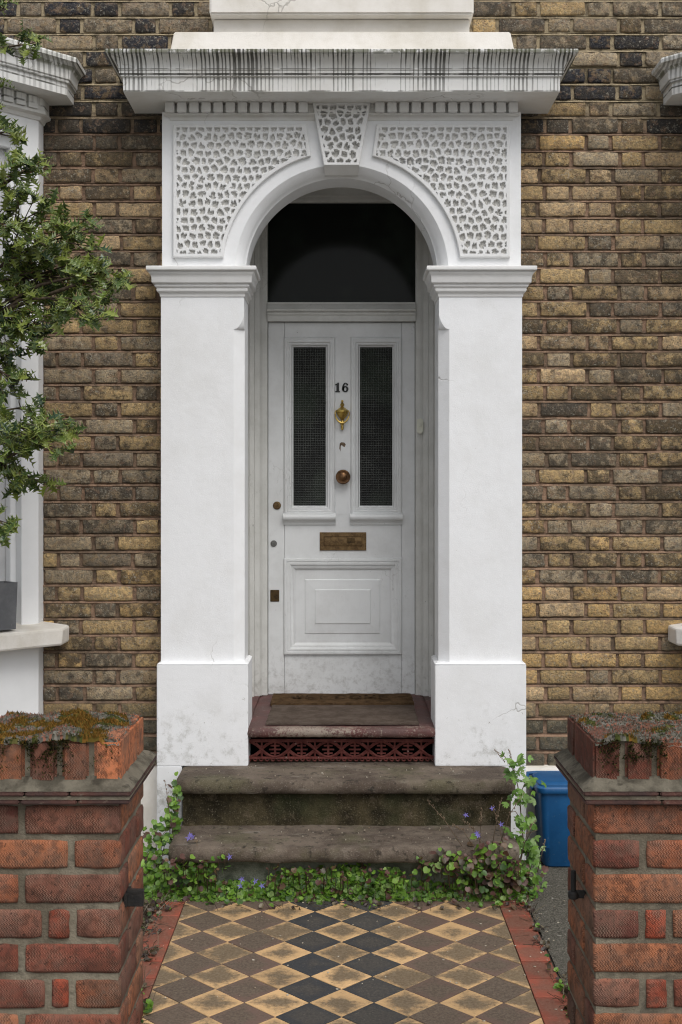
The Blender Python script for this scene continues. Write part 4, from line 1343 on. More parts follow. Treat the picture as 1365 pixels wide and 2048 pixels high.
riser(X(366, 5.09), X(1022, 5.09), 5.085, 5.30, .10, .374, 'riser_stone', 3)
riser(X(352, 4.86), X(1028, 4.86), 4.845, 5.08, -.01, .164, 'plinth_concrete', 8)

# ------------------------------------------------------------------ bay windows at both sides
def bay(s, x0, label):
    # local: wall corner at (x0, 5.37); the canted face runs forward and outward
    c0 = (s * x0, 5.37)
    def along(t, out=0.0):                          # t metres along the canted face away from the house wall
        return (s * (x0 + t * .7071 - out * .7071), 5.37 - t * .7071 - out * .7071)
    L = 1.3
    bd = MB()
    wl, wr, wt, wb2 = .085, 0.85, Z(268, 5.28), 1.03   # window opening on the canted face
    def quad(t0, t1, z0, z1, out=0.0, thick=.14):
        a, b, c2, d2 = along(t0, out), along(t1, out), along(t1, out - thick), along(t0, out - thick)
        pts = [a, b, c2, d2]
        bd.prism_z(pts, z0, z1)
    quad(0, wl, 0.0, 3.40)
    quad(wr, L, 0.0, 3.40)
    quad(wl, wr, 0.0, wb2)
    quad(wl, wr, wt, 3.40)
    bd.prism_z([(s * x0, 5.37), (s * x0, Y_WALL + .02), (s * (x0 + .14), Y_WALL + .02), (s * (x0 + .14), 5.37)], 0.0, 3.40)
    f0 = along(L)
    bd.prism_z([f0, (f0[0] + s * 1.2, f0[1]), (f0[0] + s * 1.2, f0[1] + .14), (f0[0], f0[1] + .14)], 0, 3.40)
    body = make('bay_window', bd, 'bay_paint', house)
    body['label'] = label
    wn_ = MB()
    a, b = along(wl - .004, -.085), along(wr + .004, -.085)
    a2, b2 = along(wl - .004, -.095), along(wr + .004, -.095)
    wn_.prism_z([a, b, b2, a2], wb2, wt)
    make('window_pane', wn_, 'curtain', body)
    fr = MB()
    for t0, t1 in ((wl, wl + .030), (wr - .03, wr)):
        fr.prism_z([along(t0, -.045), along(t1, -.045), along(t1, -.084), along(t0, -.084)], wb2, wt)
    fr.prism_z([along(wl + .03, -.045), along(wr - .03, -.045), along(wr - .03, -.084), along(wl + .03, -.084)], wt - .05, wt)
    fr.prism_z([along(wl + .03, -.045), along(wr - .03, -.045), along(wr - .03, -.084), along(wl + .03, -.084)], wb2, wb2 + .05)
    make('sash_frame', fr, 'bay_paint', body, bevel=.003)
    def prun(mb, prof, t=L, back=Y_WALL + .004):
        pth = [along(t), c0, (s * x0, back)]
        if s > 0:
            pth = list(reversed(pth))
        mb.run(pth, prof)
    return body, prun, along
bayL, prunL, alongL = bay(-1, 1.356, 'white canted bay window with moulded cornice behind the holly')
def bay_trim(body, prun, along, s, x0):
    co = MB()
    prun(co, [(-.02, 3.30), (.006, 3.303), (.014, 3.318), (.034, 3.326), (.035, 3.338), (.028, 3.339), (.028, 3.396), (.139, 3.398), (.140, 3.448), (.149, 3.450), (.151, 3.458), (.147, 3.461), (.155, 3.464), (.157, 3.474), (.156, 3.482), (.160, 3.500), (.170, 3.517), (.182, 3.528), (.186, 3.531), (.193, 3.533), (.194, 3.548), (.189, 3.556), (.05, 3.575), (-.02, 3.58)])
    for k in range(11):
        t = .03 + k * .060
        pts = [along(t, .046), along(t + .045, .046), along(t + .045, .026), along(t, .026)]
        co.prism_z(pts, 3.3405, 3.392)
    make('bay_cornice', co, 'stucco_cornice', body, smooth='angle')
    si = MB()
    prun(si, [(-.06, .962), (.112, .960), (.118, .967), (.119, 1.030), (.113, 1.037), (-.06, 1.062)])
    make('bay_sill', si, 'stucco_cream', body, smooth='angle', bevel=.003)
    rf = MB()
    rf.prism_z([along(0, .03), along(1.3, .03), (along(1.3)[0] + s * 1.2, along(1.3)[1]), (along(1.3)[0] + s * 1.2, Y_WALL + .01), (s * x0, Y_WALL + .01)], 3.565, 3.60)
    make('bay_roof', rf, 'planter_grey', body)
bay_trim(bayL, prunL, alongL, -1, 1.356)
bayR, prunR, alongR = bay(1, 1.602, 'white bay window edge with cornice and sill end at the far side of the wall')
bay_trim(bayR, prunR, alongR, 1, 1.602)

# planter standing on the bay sill
pt = MB()
def pl_pts(t0, t1, o0, o1): return [alongL(t0, o1), alongL(t1, o1), alongL(t1, o0), alongL(t0, o0)]
zb_, zt_ = 1.050, 1.252
t0_, t1_ = .165, .62
A, B = pl_pts(t0_ + .006, t1_, .006, .102), pl_pts(t0_, t1_ + .006, .0, .106)
pt.add([(*q, zb_) for q in A] + [(*q, zt_) for q in B], [(0, 1, 5, 4), (1, 2, 6, 5), (2, 3, 7, 6), (3, 0, 4, 7), (3, 2, 1, 0)])
C_ = pl_pts(t0_ + .012, t1_ - .006, .012, .094)
pt.add([(*q, zt_) for q in B] + [(*q, zt_) for q in C_] + [(*q, zt_ - .03) for q in C_], [(0, 1, 5, 4), (1, 2, 6, 5), (2, 3, 7, 6), (3, 0, 4, 7), (4, 5, 9, 8), (5, 6, 10, 9), (6, 7, 11, 10), (7, 4, 8, 11), (8, 9, 10, 11)])
tag(make('planter', pt, 'planter_grey', weld=True), 'slate grey window box standing on the white bay sill', 'planter')

# ------------------------------------------------------------------ gate piers
PB = [(.180, .060, .039), (.225, .084, .046), (.140, .048, .034), (.270, .110, .058), (.160, .072, .052), (.120, .044, .033), (.215, .108, .068)]
pbm = {}
def pier_brick_mesh(w):
    key_ = round(w, 3)
    if key_ not in pbm:
        pbm[key_] = []
        for k in range(3):
            me_ = brick_mesh(w, .0625, .018, int(key_ * 1000) * 7 + k, 'brick', .5)
            me_.materials.append(MT['pier_brick'])
            pbm[key_].append(me_)
    return random.choice(pbm[key_])
def pier(s, x_in, label):
    wid, yf, dep = 0.335, 2.59, 0.305
    xo = s * (abs(x_in) + wid)
    xl_, xr_ = min(x_in, xo), max(x_in, xo)
    root = empty('gate_pier', ((xl_ + xr_) / 2, yf + dep / 2, 0), label, 'gate pier', 'brick gate piers')
    core = MB()
    core.box(xl_ + .006, xr_ - .006, yf + .006, yf + dep - .006, -.02, .977)
    make('mortar_core', core, 'pier_mortar', root)
    pitch = .0752
    top = .972
    rows = {-1: {0: [.207, .109], 1: [.100, .215], 2: [.207, .109], 3: [.096, .046, .16], 4: [.207, .109], 5: [.098, .037, .16]},
            1: {0: [.207, .109], 1: [.100, .215], 2: [.207, .109], 3: [.098, .045, .16], 4: [.215, .10], 5: [.100, .045, .16]}}[s]
    for r in range(13):
        zc = top - .030 - r * pitch - .004
        if zc < .02: break
        lst = rows[r % 6]
        x = x_in
        left = wid
        for w in lst:
            w = min(w, left)
            if w < .02: break
            bw = w
            cx_ = x + s * bw / 2
            c = random.choice(PB)
            k = random.uniform(.85, 1.15)
            if bw < .06: c = (.22, .052, .030)
            place('brick', pier_brick_mesh(bw), root, (cx_, yf + random.uniform(-.001, .001), zc + random.uniform(-.001, .001)), (0, random.uniform(-.004, .004), 0), (1, 1, 1.0), (c[0] * k, c[1] * k, c[2] * k, random.uniform(.2, .8)))
            x += s * (bw + .0145)
            left -= bw + .0145
        # flank facing the gateway, and the outer flank
        seq = [.100, .189] if (r % 2 == 0) else [.207, .082]
        for flank, xx, rz in ((x_in, x_in, math.pi / 2 * (1 if s < 0 else -1)), (xo, xo, -math.pi / 2 * (1 if s < 0 else -1))):
            y = yf + .0045
            for w in seq:
                w = min(w, yf + dep - y)
                if w < .03: break
                c = random.choice(PB)
                k = random.uniform(.8, 1.1)
                place('brick', pier_brick_mesh(w), root, (xx + random.uniform(-.0008, .0008), y + w / 2, zc), (0, 0, rz), (1, 1, 1), (c[0] * k, c[1] * k, c[2] * k, random.uniform(.2, .8)))
                y += w + .014
    # tile creasing, two courses with mortar between, laid from single tiles
    ov = .029
    for (z0, o, mt, nm) in ((.976, ov - .004, 'creasing_tile', 'creasing_tile'), (.9945, ov, 'creasing_tile', 'creasing_tile')):
        xs = [xl_ - o, xl_ + (xr_ - xl_) * random.uniform(.36, .44), xl_ + (xr_ - xl_) * random.uniform(.66, .74), xr_ + o]
        for a, b in zip(xs[:-1], xs[1:]):
            for ya, yb2 in ((yf - o, yf + dep * .48), (yf + dep * .48 + .003, yf + dep + o)):
                t = MB()
                t.box(a + .0015, b - .0015, ya, yb2, z0 + random.uniform(0, .0012), z0 + .0115)
                make(nm, t, mt, root, bevel=.003, seg=2)
    mo = MB()
    mo.box(xl_ - ov + .006, xr_ + ov - .006, yf - ov + .006, yf + dep + ov - .006, .9872, .9950)
    make('creasing_mortar', mo, 'pier_mortar', root)
    fl_ = MB()
    N_ = 26
    def ring_at(o, z, amp):
        pts = []
        for k in range(4 * N_):
            side, t = divmod(k, N_)
            t /= N_
            cs = [(xl_ - o, yf - o), (xr_ + o, yf - o), (xr_ + o, yf + dep + o), (xl_ - o, yf + dep + o)]
            a, b = cs[side], cs[(side + 1) % 4]
            x, y = a[0] + (b[0] - a[0]) * t, a[1] + (b[1] - a[1]) * t
            pts.append((x, y, z + amp * fbm((x * 30, y * 30, z * 30), 3)))
        return pts
    rg = [ring_at(ov - .002, 1.0055, .0015), ring_at(ov - .006, 1.0095, .003), ring_at(.012, 1.0165, .005), ring_at(-.001, 1.026, .005), ring_at(-.010, 1.034, .003)]
    nn2 = 4 * N_
    fl_.add([q for r in rg for q in r], [(k * nn2 + j, k * nn2 + (j + 1) % nn2, (k + 1) * nn2 + (j + 1) % nn2, (k + 1) * nn2 + j) for k in range(len(rg) - 1) for j in range(nn2)] + [tuple(range((len(rg) - 1) * nn2, len(rg) * nn2))])
    make('flaunching', fl_, 'flaunching', root, smooth=True)
    # brick-on-edge capping
    zc0, zc1 = 1.021, 1.112
    cc = MB()
    cc.box(xl_ + .008, xr_ - .008, yf + .008, yf + dep - .008, 1.01, zc1 - .006)
    make('capping_mortar', cc, 'pier_mortar', root)
    nb_ = 5
    bw = (wid - .012 * (nb_ - 1)) / nb_
    for k in range(nb_):
        a = xl_ + k * (bw + .012)
        for (y0b, y1b) in ((yf, yf + .215), (yf + .227, yf + dep)):
            q = MB()
            nx_, nz_ = 5, 6
            q.box(a, a + bw, y0b + random.uniform(-.001, .001), y1b, zc0 - random.uniform(0, .004), zc1 - random.uniform(0, .004))
            o = make('capping_brick', q, 'pier_brick', root, bevel=.006, seg=2, smooth='angle')
            c = random.choice(PB)
            end = (k == nb_ - 1 and s < 0) or (k == 0 and s > 0)
            o.color = (*((.40, .150, .072) if end and s < 0 else tuple(q_ * .72 for q_ in c)), .3 if end and s < 0 else 1.0)
    # moss and lichen on top
    mo_ = MB()
    r2 = random.Random(40 + s)
    gx_, gy_ = 54, 46
    x0m, x1m, y0m, y1m = xl_ + .004, xr_ - .004, yf - .001, yf + dep - .004
    def mossiness(x, y):
        v = fbm((x * 9 + s * 5, y * 9, .3), 4) * .6 + .35
        e = min(x - x0m, x1m - x, y1m - y) / .05
        return v * min(1, max(0, e) + .25)
    def hgt(x, y):
        m = max(0, mossiness(x, y))
        return zc1 - .004 + m * .020 + .0035 * fbm((x * 70, y * 70, 2), 3) + .002 * fbm((x * 200, y * 200, 2), 2)
    def mcol(x, y, up=0):
        a = fbm((x * 14, y * 14, 7 + s), 3)
        b = fbm((x * 34, y * 34, 17 + s), 3)
        if s < 0: thr_ = .0
        else: thr_ = .28
        if mossiness(x, y) < .22 or a < thr_ - .30:
            return pick([(3, (.13, .12, .10)), (2, (.19, .175, .15)), (1, (.26, .115, .08))])
        if a > thr_ + .02:
            return pick([(4, (.17, .085, .018)), (3, (.11, .075, .016)), (1, (.23, .13, .03))])
        if b > .05:
            return pick([(3, (.055, .065, .018)), (2, (.10, .09, .03))])
        return pick([(3, (.105, .100, .080)), (2, (.165, .155, .13)), (1, (.05, .05, .03))])
    vs_ = [(x0m + (x1m - x0m) * i / gx_, y0m + (y1m - y0m) * j / gy_, 0) for j in range(gy_ + 1) for i in range(gx_ + 1)]
    vs_ = [(x, y, hgt(x, y) - (.012 if (k % (gx_ + 1) in (0, gx_) or k // (gx_ + 1) in (0, gy_)) else 0)) for k, (x, y, _) in enumerate(vs_)]
    for j in range(gy_):
        for i in range(gx_):
            k = j * (gx_ + 1) + i
            mo_.add([vs_[k], vs_[k + 1], vs_[k + gx_ + 2], vs_[k + gx_ + 1]], [(0, 1, 2, 3)], mcol(vs_[k][0], vs_[k][1]))
    def tuft(x, y, z, col, hh, lean=(0, 0)):
        a = r2.uniform(0, 6.28)
        w = r2.uniform(.0015, .0032)
        dx_, dy_ = math.cos(a) * w, math.sin(a) * w
        tip = (x + r2.uniform(-.004, .004) + lean[0], y + r2.uniform(-.004, .004) + lean[1], z + hh)
        mo_.add([(x - dx_, y - dy_, z - .002), (x + dx_, y + dy_, z - .002), tip], [(0, 1, 2)], col)
    for _ in range(9000):
        x, y = r2.uniform(x0m, x1m), r2.uniform(y0m, y1m)
        c = mcol(x, y)
        hh = r2.uniform(.003, .008) if c[0] > c[1] * 1.3 else r2.uniform(.0015, .004)
        k = r2.uniform(.7, 1.35)
        tuft(x, y, hgt(x, y), (c[0] * k, c[1] * k, c[2] * k), hh)
    for _ in range(1500):                           # moss hanging down the front face between the bricks
        x = r2.gauss(xl_ + wid * (.52 if s < 0 else .26), .06)
        if not xl_ + .01 < x < xr_ - .01: continue
        z = zc1 - abs(r2.gauss(0, .030))
        if fbm((x * 22, z * 16, 4 + s), 3) < -.05 or z < zc0: continue
        c = pick([(3, (.040, .042, .014)), (2, (.075, .070, .02)), (2, (.022, .019, .012)), (1, (.11, .085, .03))])
        tuft(x, yf - r2.uniform(0, .003), z, c, r2.uniform(-.004, .006), (0, -r2.uniform(.002, .008)))
    mm = make('moss', mo_, 'moss', root, colors=True, recalc=False)
    mm['kind'] = 'stuff'
    return root
pierL = pier(-1, -0.477, 'red brick gate pier with thick orange moss and a black latch plate')
pierR = pier(1, 0.544, 'red brick gate pier with grey lichen top and an iron hinge pin')
lb = MB()
lz0, lz1 = Z(1809, 2.67), Z(1777, 2.67)
lb.box(-.4775, X(289, 2.67), 2.655, 2.672, lz0, lz1)
lb.box(-.480, -.472, 2.64, 2.70, lz0 + .004, lz1 - .004)
make('latch_plate', lb, 'black_iron', pierL, bevel=.0015)['label'] = 'black iron latch plate'
hb_ = MB()
hy = 2.70
hx = X(1147, hy)
hz0, hz1 = Z(1797, hy), Z(1782, hy)
hb_.tube([(hx, hy, Z(1790, hy)), (hx, hy, Z(1741, hy))], .0062, 12)
hb_.lathe([(.010, 0), (.0125, .003), (.0125, .014), (.010, .0165)], (hx, hy, hz0), 'z', 14)
hb_.box(hx + .004, .548, hy - .006, hy + .006, hz0 + .002, hz1 + .001)
make('hinge_pin', hb_, 'black_iron', pierR, bevel=.001, smooth='angle')['label'] = 'black iron gate hinge pin'

# ------------------------------------------------------------------ blue food caddy
def loop(cx_, cy_, w, dp, r, z, n=5):
    return [(cx_ + x, cy_ + y, z) for x, y in rrect(w, dp, r, n)]
def loft(mb, rings, cap_lo=True, cap_hi=True):
    n_ = len(rings[0])
    mb.add([q for r in rings for q in r], [(k * n_ + j, k * n_ + (j + 1) % n_, (k + 1) * n_ + (j + 1) % n_, (k + 1) * n_ + j) for k in range(len(rings) - 1) for j in range(n_)] +
           ([tuple(range(n_ - 1, -1, -1))] if cap_lo else []) + ([tuple(range((len(rings) - 1) * n_, len(rings) * n_))] if cap_hi else []))
bx0, by0 = 1.012, 5.290
bin_ = empty('food_caddy', (bx0, by0, .02), 'blue plastic food waste caddy with closed lid beside the steps', 'bin')
bb = MB()
loft(bb, [loop(bx0, by0, w, dp, r, z) for w, dp, r, z in ((.262, .190, .030, .020), (.272, .198, .034, .026), (.280, .204, .034, .098), (.284, .208, .034, .101), (.308, .222, .034, .345), (.314, .228, .034, .348), (.314, .228, .034, .352))])
make('body', bb, 'plastic_blue', bin_, smooth='angle')
lb2 = MB()
loft(lb2, [loop(bx0, by0 - .002, w, dp, r, z) for w, dp, r, z in ((.330, .240, .038, .340), (.336, .246, .040, .345), (.336, .246, .040, .362), (.328, .238, .040, .368), (.320, .232, .042, .370), (.318, .230, .042, .378), (.296, .208, .046, .386), (.270, .186, .05, .388))])
make('lid', lb2, 'plastic_blue', bin_, smooth='angle')
hd = MB()
hd.tube([(bx0 - .168, by0 - .01, .335), (bx0 - .180, by0 + .01, .352), (bx0 - .183, by0 + .06, .368), (bx0 - .176, by0 + .115, .374), (bx0 - .13, by0 + .128, .374), (bx0 + .13, by0 + .128, .374), (bx0 + .176, by0 + .115, .374), (bx0 + .183, by0 + .06, .368), (bx0 + .180, by0 + .01, .352), (bx0 + .168, by0 - .01, .335)], .0085, 8)
make('handle', hd, 'plastic_blue', bin_, smooth='angle')
cl = MB()
cl.box(bx0 + .04, bx0 + .12, by0 - .130, by0 - .112, .300, .352)
make('clasp', cl, 'plastic_blue', bin_, bevel=.005)

# ------------------------------------------------------------------ leaves
def holly_points():
    # spiny outline, half side: (along, out)
    return [(0, .0), (.10, .14), (.15, .44), (.25, .17), (.36, .18), (.45, .56), (.53, .18), (.64, .16), (.73, .46), (.80, .13), (.90, .08), (1.06, .0)]
def add_leaf(mb, pos_, dirv, up, length, col, kind='round', curl=.25):
    d = Vector(dirv).normalized()
    u = Vector(up)
    s_ = d.cross(u)
    if s_.length < 1e-3:
        s_ = d.cross(Vector((.3, .9, .2)))
    s_.normalize()
    nrm = s_.cross(d).normalized()
    p0 = Vector(pos_)
    if kind == 'holly':
        hp = holly_points()
        mid = [p0 + d * (a * length) + nrm * (-.10 * length * a * a) for a, _ in hp]
        vs_, fs_ = list(mid), []
        n_ = len(hp)
        edge = (min(1, col[0] * 1.75 + .035), min(1, col[1] * 1.55 + .035), col[2] * 1.25 + .006)
        for sg in (-1, 1):
            o = len(vs_)
            for k, (a, w) in enumerate(hp):
                lift = (.16 if w > .35 else -.02) * length * (1 if k % 2 == 0 else .9)
                vs_.append(mid[k] + s_ * (sg * w * length * .92) + nrm * (lift + .10 * w * length))
            for k in range(n_ - 1):
                t = (k, k + 1, o + k + 1, o + k)
                fs_.append(t if sg > 0 else tuple(reversed(t)))
        mb.add(vs_, fs_, col)
        nf = len(fs_)
    elif kind == 'round':
        vs_ = [p0 + d * (length * .45) + nrm * (-.06 * length)]
        pts = [(0.06, .0), (-.06, .26), (.16, .47), (.46, .52), (.76, .36), (1.0, .0), (.76, -.36), (.46, -.52), (.16, -.47), (-.06, -.26)]
        for a, w in pts:
            vs_.append(p0 + d * (a * length) + s_ * (w * length) + nrm * (curl * length * abs(w) * .7 + random.uniform(-.03, .03) * length))
        n_ = len(pts)
        mb.add(vs_, [(0, 1 + k, 1 + (k + 1) % n_) for k in range(n_)], col)
    elif kind == 'lobed':
        vs_ = [p0]
        pts = []
        for L_ in range(3):
            ca = (-52, 0, 52)[L_]
            for da, rr in ((-25, .45), (-17, .78), (-9, .72), (0, 1.0), (9, .74), (17, .80)):
                a = R(ca + da)
                rr2 = rr * (1.0 if L_ == 1 else .86)
                pts.append((math.cos(a) * rr2, math.sin(a) * rr2))
        for a, w in pts:
            vs_.append(p0 + d * (a * length) + s_ * (w * length) + nrm * (-.18 * length * (a * a + w * w) + random.uniform(-.04, .04) * length))
        mb.add(vs_, [(0, 1 + k, 2 + k) for k in range(len(pts) - 1)], col)
    else:                                            # narrow leaf
        vs_ = [p0, p0 + d * (.35 * length) + s_ * (.17 * length), p0 + d * length, p0 + d * (.35 * length) - s_ * (.17 * length), p0 + d * (.45 * length) - nrm * (.05 * length)]
        mb.add(vs_, [(0, 1, 4), (1, 2, 4), (2, 3, 4), (3, 0, 4)], col)

def rand_dir(zbias=0.0):
    v = Vector((random.gauss(0, 1), random.gauss(0, 1), random.gauss(0, 1) + zbias))
    return v.normalized()

# ------------------------------------------------------------------ holly tree
YH = 4.74
trunk_x = X(-170, YH)
holly = empty('holly_tree', (trunk_x, YH, 0), 'dark green prickly holly tree reaching over the bay window', 'tree')
hc = [(52, 88, 34, 30, 24, -70, 130), (12, 18, 22, 20, 12, -60, 60), (18, 262, 20, 30, 15, -60, 300), (4, 175, 8, 18, 5, -60, 200), (34, 350, 50, 42, 58, -80, 400), (80, 335, 14, 14, 5, 20, 360),
      (45, 452, 66, 55, 118, -100, 480), (150, 470, 48, 46, 62, 20, 520), (100, 553, 95, 50, 205, -60, 580), (205, 555, 48, 30, 62, 80, 570), (252, 552, 18, 14, 9, 190, 556), (60, 622, 72, 46, 128, -80, 640), (160, 615, 50, 28, 46, 40, 600),
      (25, 695, 40, 34, 46, -60, 680), (20, 755, 30, 36, 34, -60, 720), (60, 812, 26, 26, 16, -40, 850), (35, 850, 46, 40, 64, -60, 860), (80, 885, 52, 40, 74, -40, 900), (135, 872, 22, 24, 16, 60, 890), (45, 945, 62, 30, 66, -60, 930), (6, 1048, 22, 26, 20, -70, 1010),
      (-70, 430, 60, 120, 120, -120, 440), (-60, 650, 60, 110, 110, -120, 660), (-60, 900, 50, 90, 90, -120, 900), (-50, 200, 50, 100, 50, -120, 220)]
branches = MB()
branches.tube([(trunk_x, YH, -.02), (trunk_x + .02, YH, .5), (trunk_x - .01, YH + .02, 1.2), (trunk_x + .03, YH, 2.0), (trunk_x + .01, YH, 2.9), (trunk_x + .03, YH, 3.7)], [.045, .042, .038, .032, .022, .008], 9)
leaf_list = []
buds = MB()
for (cx_, cy_, rx, ry, n_, sx_, sy_) in hc:
    n_ = int(n_ * 1.25)
    y0 = YH + random.uniform(-.10, .10)
    c = P(cx_, cy_, y0)
    st = P(sx_, sy_, YH)
    tr = Vector((trunk_x + .015, YH, st.z - .25))
    mid = (st + c) / 2 + Vector((0, random.uniform(-.03, .03), .02))
    branches.tube([tr, st, mid, c], [.011, .007, .005, .003], 6)
    ntw = max(3, n_ // 5)
    got = 0
    for t in range(ntw):
        a, rr = random.uniform(0, 6.283), math.sqrt(random.random())
        e = P(cx_ + 1.34 * rx * rr * math.cos(a), cy_ + 1.30 * ry * rr * math.sin(a), y0 + random.uniform(-.14, .14))
        b = c.lerp(mid, random.uniform(0, .9)) if rr > .3 else mid
        bend = (b + e) / 2 + rand_dir() * .012
        branches.tube([b, bend, e], [.0028, .0022, .0014], 4)
        dtw = (e - bend).normalized()
        m_ = math.ceil(n_ / ntw)
        for k in range(m_):
            u = 1 - k * .16 - random.uniform(0, .06)
            q = bend.lerp(e, max(0, u)) if u > 0 else b.lerp(bend, max(0, 1 + u))
            ld = (dtw * .55 + rand_dir(.15) * .9).normalized()
            up = (Vector((random.gauss(0, .5), random.gauss(-.75, .5), .8))).normalized()
            leaf_list.append((q, ld, up, random.uniform(.040, .064), 0 <= cx_))
        if random.random() < .45:
            for _ in range(random.randint(2, 5)):
                q = bend.lerp(e, random.uniform(.3, .9)) + rand_dir() * .007
                buds.lathe([(.0002, -.003), (.0024, -.0018), (.003, 0), (.0022, .002), (.0002, .003)], q, 'z', 5)
make('trunk', branches, 'bark', holly, smooth=True)
bo = make('flower_buds', buds, 'bud', holly, smooth=True)
bo['kind'] = 'stuff'
def holly_col():
    c = pick([(5, (.060, .098, .024)), (4, (.105, .150, .028)), (3, (.185, .225, .042)), (2, (.030, .058, .026))])
    k = random.uniform(.8, 1.25)
    return (c[0] * k, c[1] * k, c[2] * k, 1)
HB = []                                             # shared leaf blades with a pale spiny margin
for k in range(8):
    mb = MB()
    col = holly_col()
    add_leaf(mb, (0, 0, 0), (0, 1, 0), (0, 0, 1), 1.0, col, 'holly')
    hp = holly_points()
    # margin: thin raised rim
    n_ = len(hp)
    for sg in (0, 1):
        o = n_ * (1 + sg)
        rim = [Vector(mb.v[o + j]) for j in range(n_)]
        inn = [Vector(mb.v[j]).lerp(rim[j], .84) + Vector((0, 0, .012)) for j in range(n_)]
        out_ = [r + Vector((0, 0, .012)) for r in rim]
        ec_ = (.36, .41, .11, 1)
        mb.add(inn + out_, [(j, j + 1, n_ + j + 1, n_ + j) for j in range(n_ - 1)], ec_)
    me = mb.mesh('leaf', colors=True, recalc=False)
    me.materials.append(MT['holly_leaf'])
    HB.append(me)
def leaf_matrix(q, ld, up, L_):
    d_ = Vector(ld); s_ = d_.cross(Vector(up)).normalized(); n_ = s_.cross(d_)
    return Matrix((( s_.x, d_.x, n_.x, q.x), (s_.y, d_.y, n_.y, q.y), (s_.z, d_.z, n_.z, q.z), (0, 0, 0, 1))) @ Matrix.Scale(L_, 4)
order = sorted(range(len(leaf_list)), key=lambda i: (not leaf_list[i][4] or X(0, leaf_list[i][0].y) > leaf_list[i][0].x, leaf_list[i][0].y))
others = MB()
for rank, i in enumerate(order):
    q, ld, up, L_, vis = leaf_list[i]
    src = random.choice(HB)
    mx = leaf_matrix(q, ld, up, L_)
    if rank < 296:
        o = bpy.data.objects.new('leaf', src)
        loc, rq, sc2 = mx.decompose()
        o.rotation_mode = 'QUATERNION'
        o.location, o.rotation_quaternion, o.scale = loc, rq, sc2
        link(o, holly, mx)
    else:
        at = src.attributes['Col'].data
        for p_ in src.polygons:
            others.add([mx @ src.vertices[v].co for v in p_.vertices], [tuple(range(len(p_.vertices)))], tuple(at[p_.index].color))
lo2 = make('leaves', others, 'holly_leaf', holly, colors=True, recalc=False)
lo2['kind'] = 'stuff'

# ------------------------------------------------------------------ bellflower round the steps
def green(dry=0.0):
    if random.random() < dry:
        c = pick([(3, (.12, .055, .045)), (2, (.15, .09, .05)), (1, (.075, .06, .035))])
    else:
        c = pick([(5, (.145, .275, .030)), (3, (.095, .200, .026)), (3, (.200, .335, .050)), (2, (.050, .110, .022)), (1, (.25, .36, .11))])
    k = random.uniform(.75, 1.2)
    return (c[0] * k, c[1] * k, c[2] * k, 1)
def flower(parent, pos_):
    mb = MB()
    f = Vector((random.uniform(-.4, .4), -1, random.uniform(.2, .7))).normalized()
    for k in range(5):
        a = 2 * math.pi * k / 5
        s_ = f.cross(Vector((0, 0, 1))).normalized()
        u_ = s_.cross(f)
        dd = (s_ * math.cos(a) + u_ * math.sin(a)) + f * .35
        add_leaf(mb, pos_, dd, f, random.uniform(.012, .017), (.24, .20, .62, 1), 'narrow')
    mb.tube([pos_ - f * .001, pos_ - f * .012 - Vector((0, 0, .006))], .0015, 4, (.10, .10, .12, 1))
    make('flower', mb, 'petal', parent, colors=True, recalc=False)

mat_leaf = MB()
def lump(x): return .5 + .5 * math.sin(x * 7.1 + 1.3) * math.sin(x * 3.3 + .4)
for _ in range(5600):
    x = random.uniform(-.80, .77)
    t = random.random()                              # 0 at the riser, 1 at the outer edge of the mat
    top = .165 * (.50 + .50 * lump(x)) * (1.0 if -.25 < x < .25 or x > .45 else .46 if x < -.30 else .66)
    y = 4.845 - .055 * t - abs(random.gauss(0, .010))
    z = .012 + top * (1 - t) ** .8 * random.uniform(.55, 1.0)
    if fbm((x * 6, z * 12, 2), 2) < -.33 and z > .06: continue
    d_ = Vector((random.gauss(0, .8), -.45, -.6 + random.gauss(0, .5))).normalized()
    up = Vector((random.gauss(0, .35), -.75 + random.gauss(0, .25), .8)).normalized()
    dry = .18 if x < .25 else .38 if x > .45 else .28
    add_leaf(mat_leaf, (x, y, z), d_, up, random.choice([random.uniform(.011, .019), random.uniform(.017, .028)]), green(dry * .6), 'round', random.uniform(.1, .45))
for _ in range(260):                                 # stray leaves over the lower nosing
    x = random.choice([random.uniform(-.72, -.45), random.uniform(.30, .72), random.uniform(-.3, .3)])
    y = 4.765 - random.uniform(0, .03)
    z = .10 + random.uniform(0, .10) * (1 if abs(x) > .3 else .6)
    add_leaf(mat_leaf, (x, y, z), (random.gauss(0, .7), -1, random.gauss(0, .6)), (random.gauss(0, .5), -.6, .8), random.uniform(.012, .026), green(.45), 'round', .3)
    if random.random() < .4:
        mat_leaf.tube([(x, y + .02, z - .06), (x, y + .004, z - .02), (x, y, z)], .0012, 4, (.12, .08, .05, 1))
gc = make('ground_cover', mat_leaf, 'soft_leaf', colors=True, recalc=False, smooth=True)
tag(gc, 'dense green bellflower leaves along the foot of the steps', 'ground cover', kind='stuff')

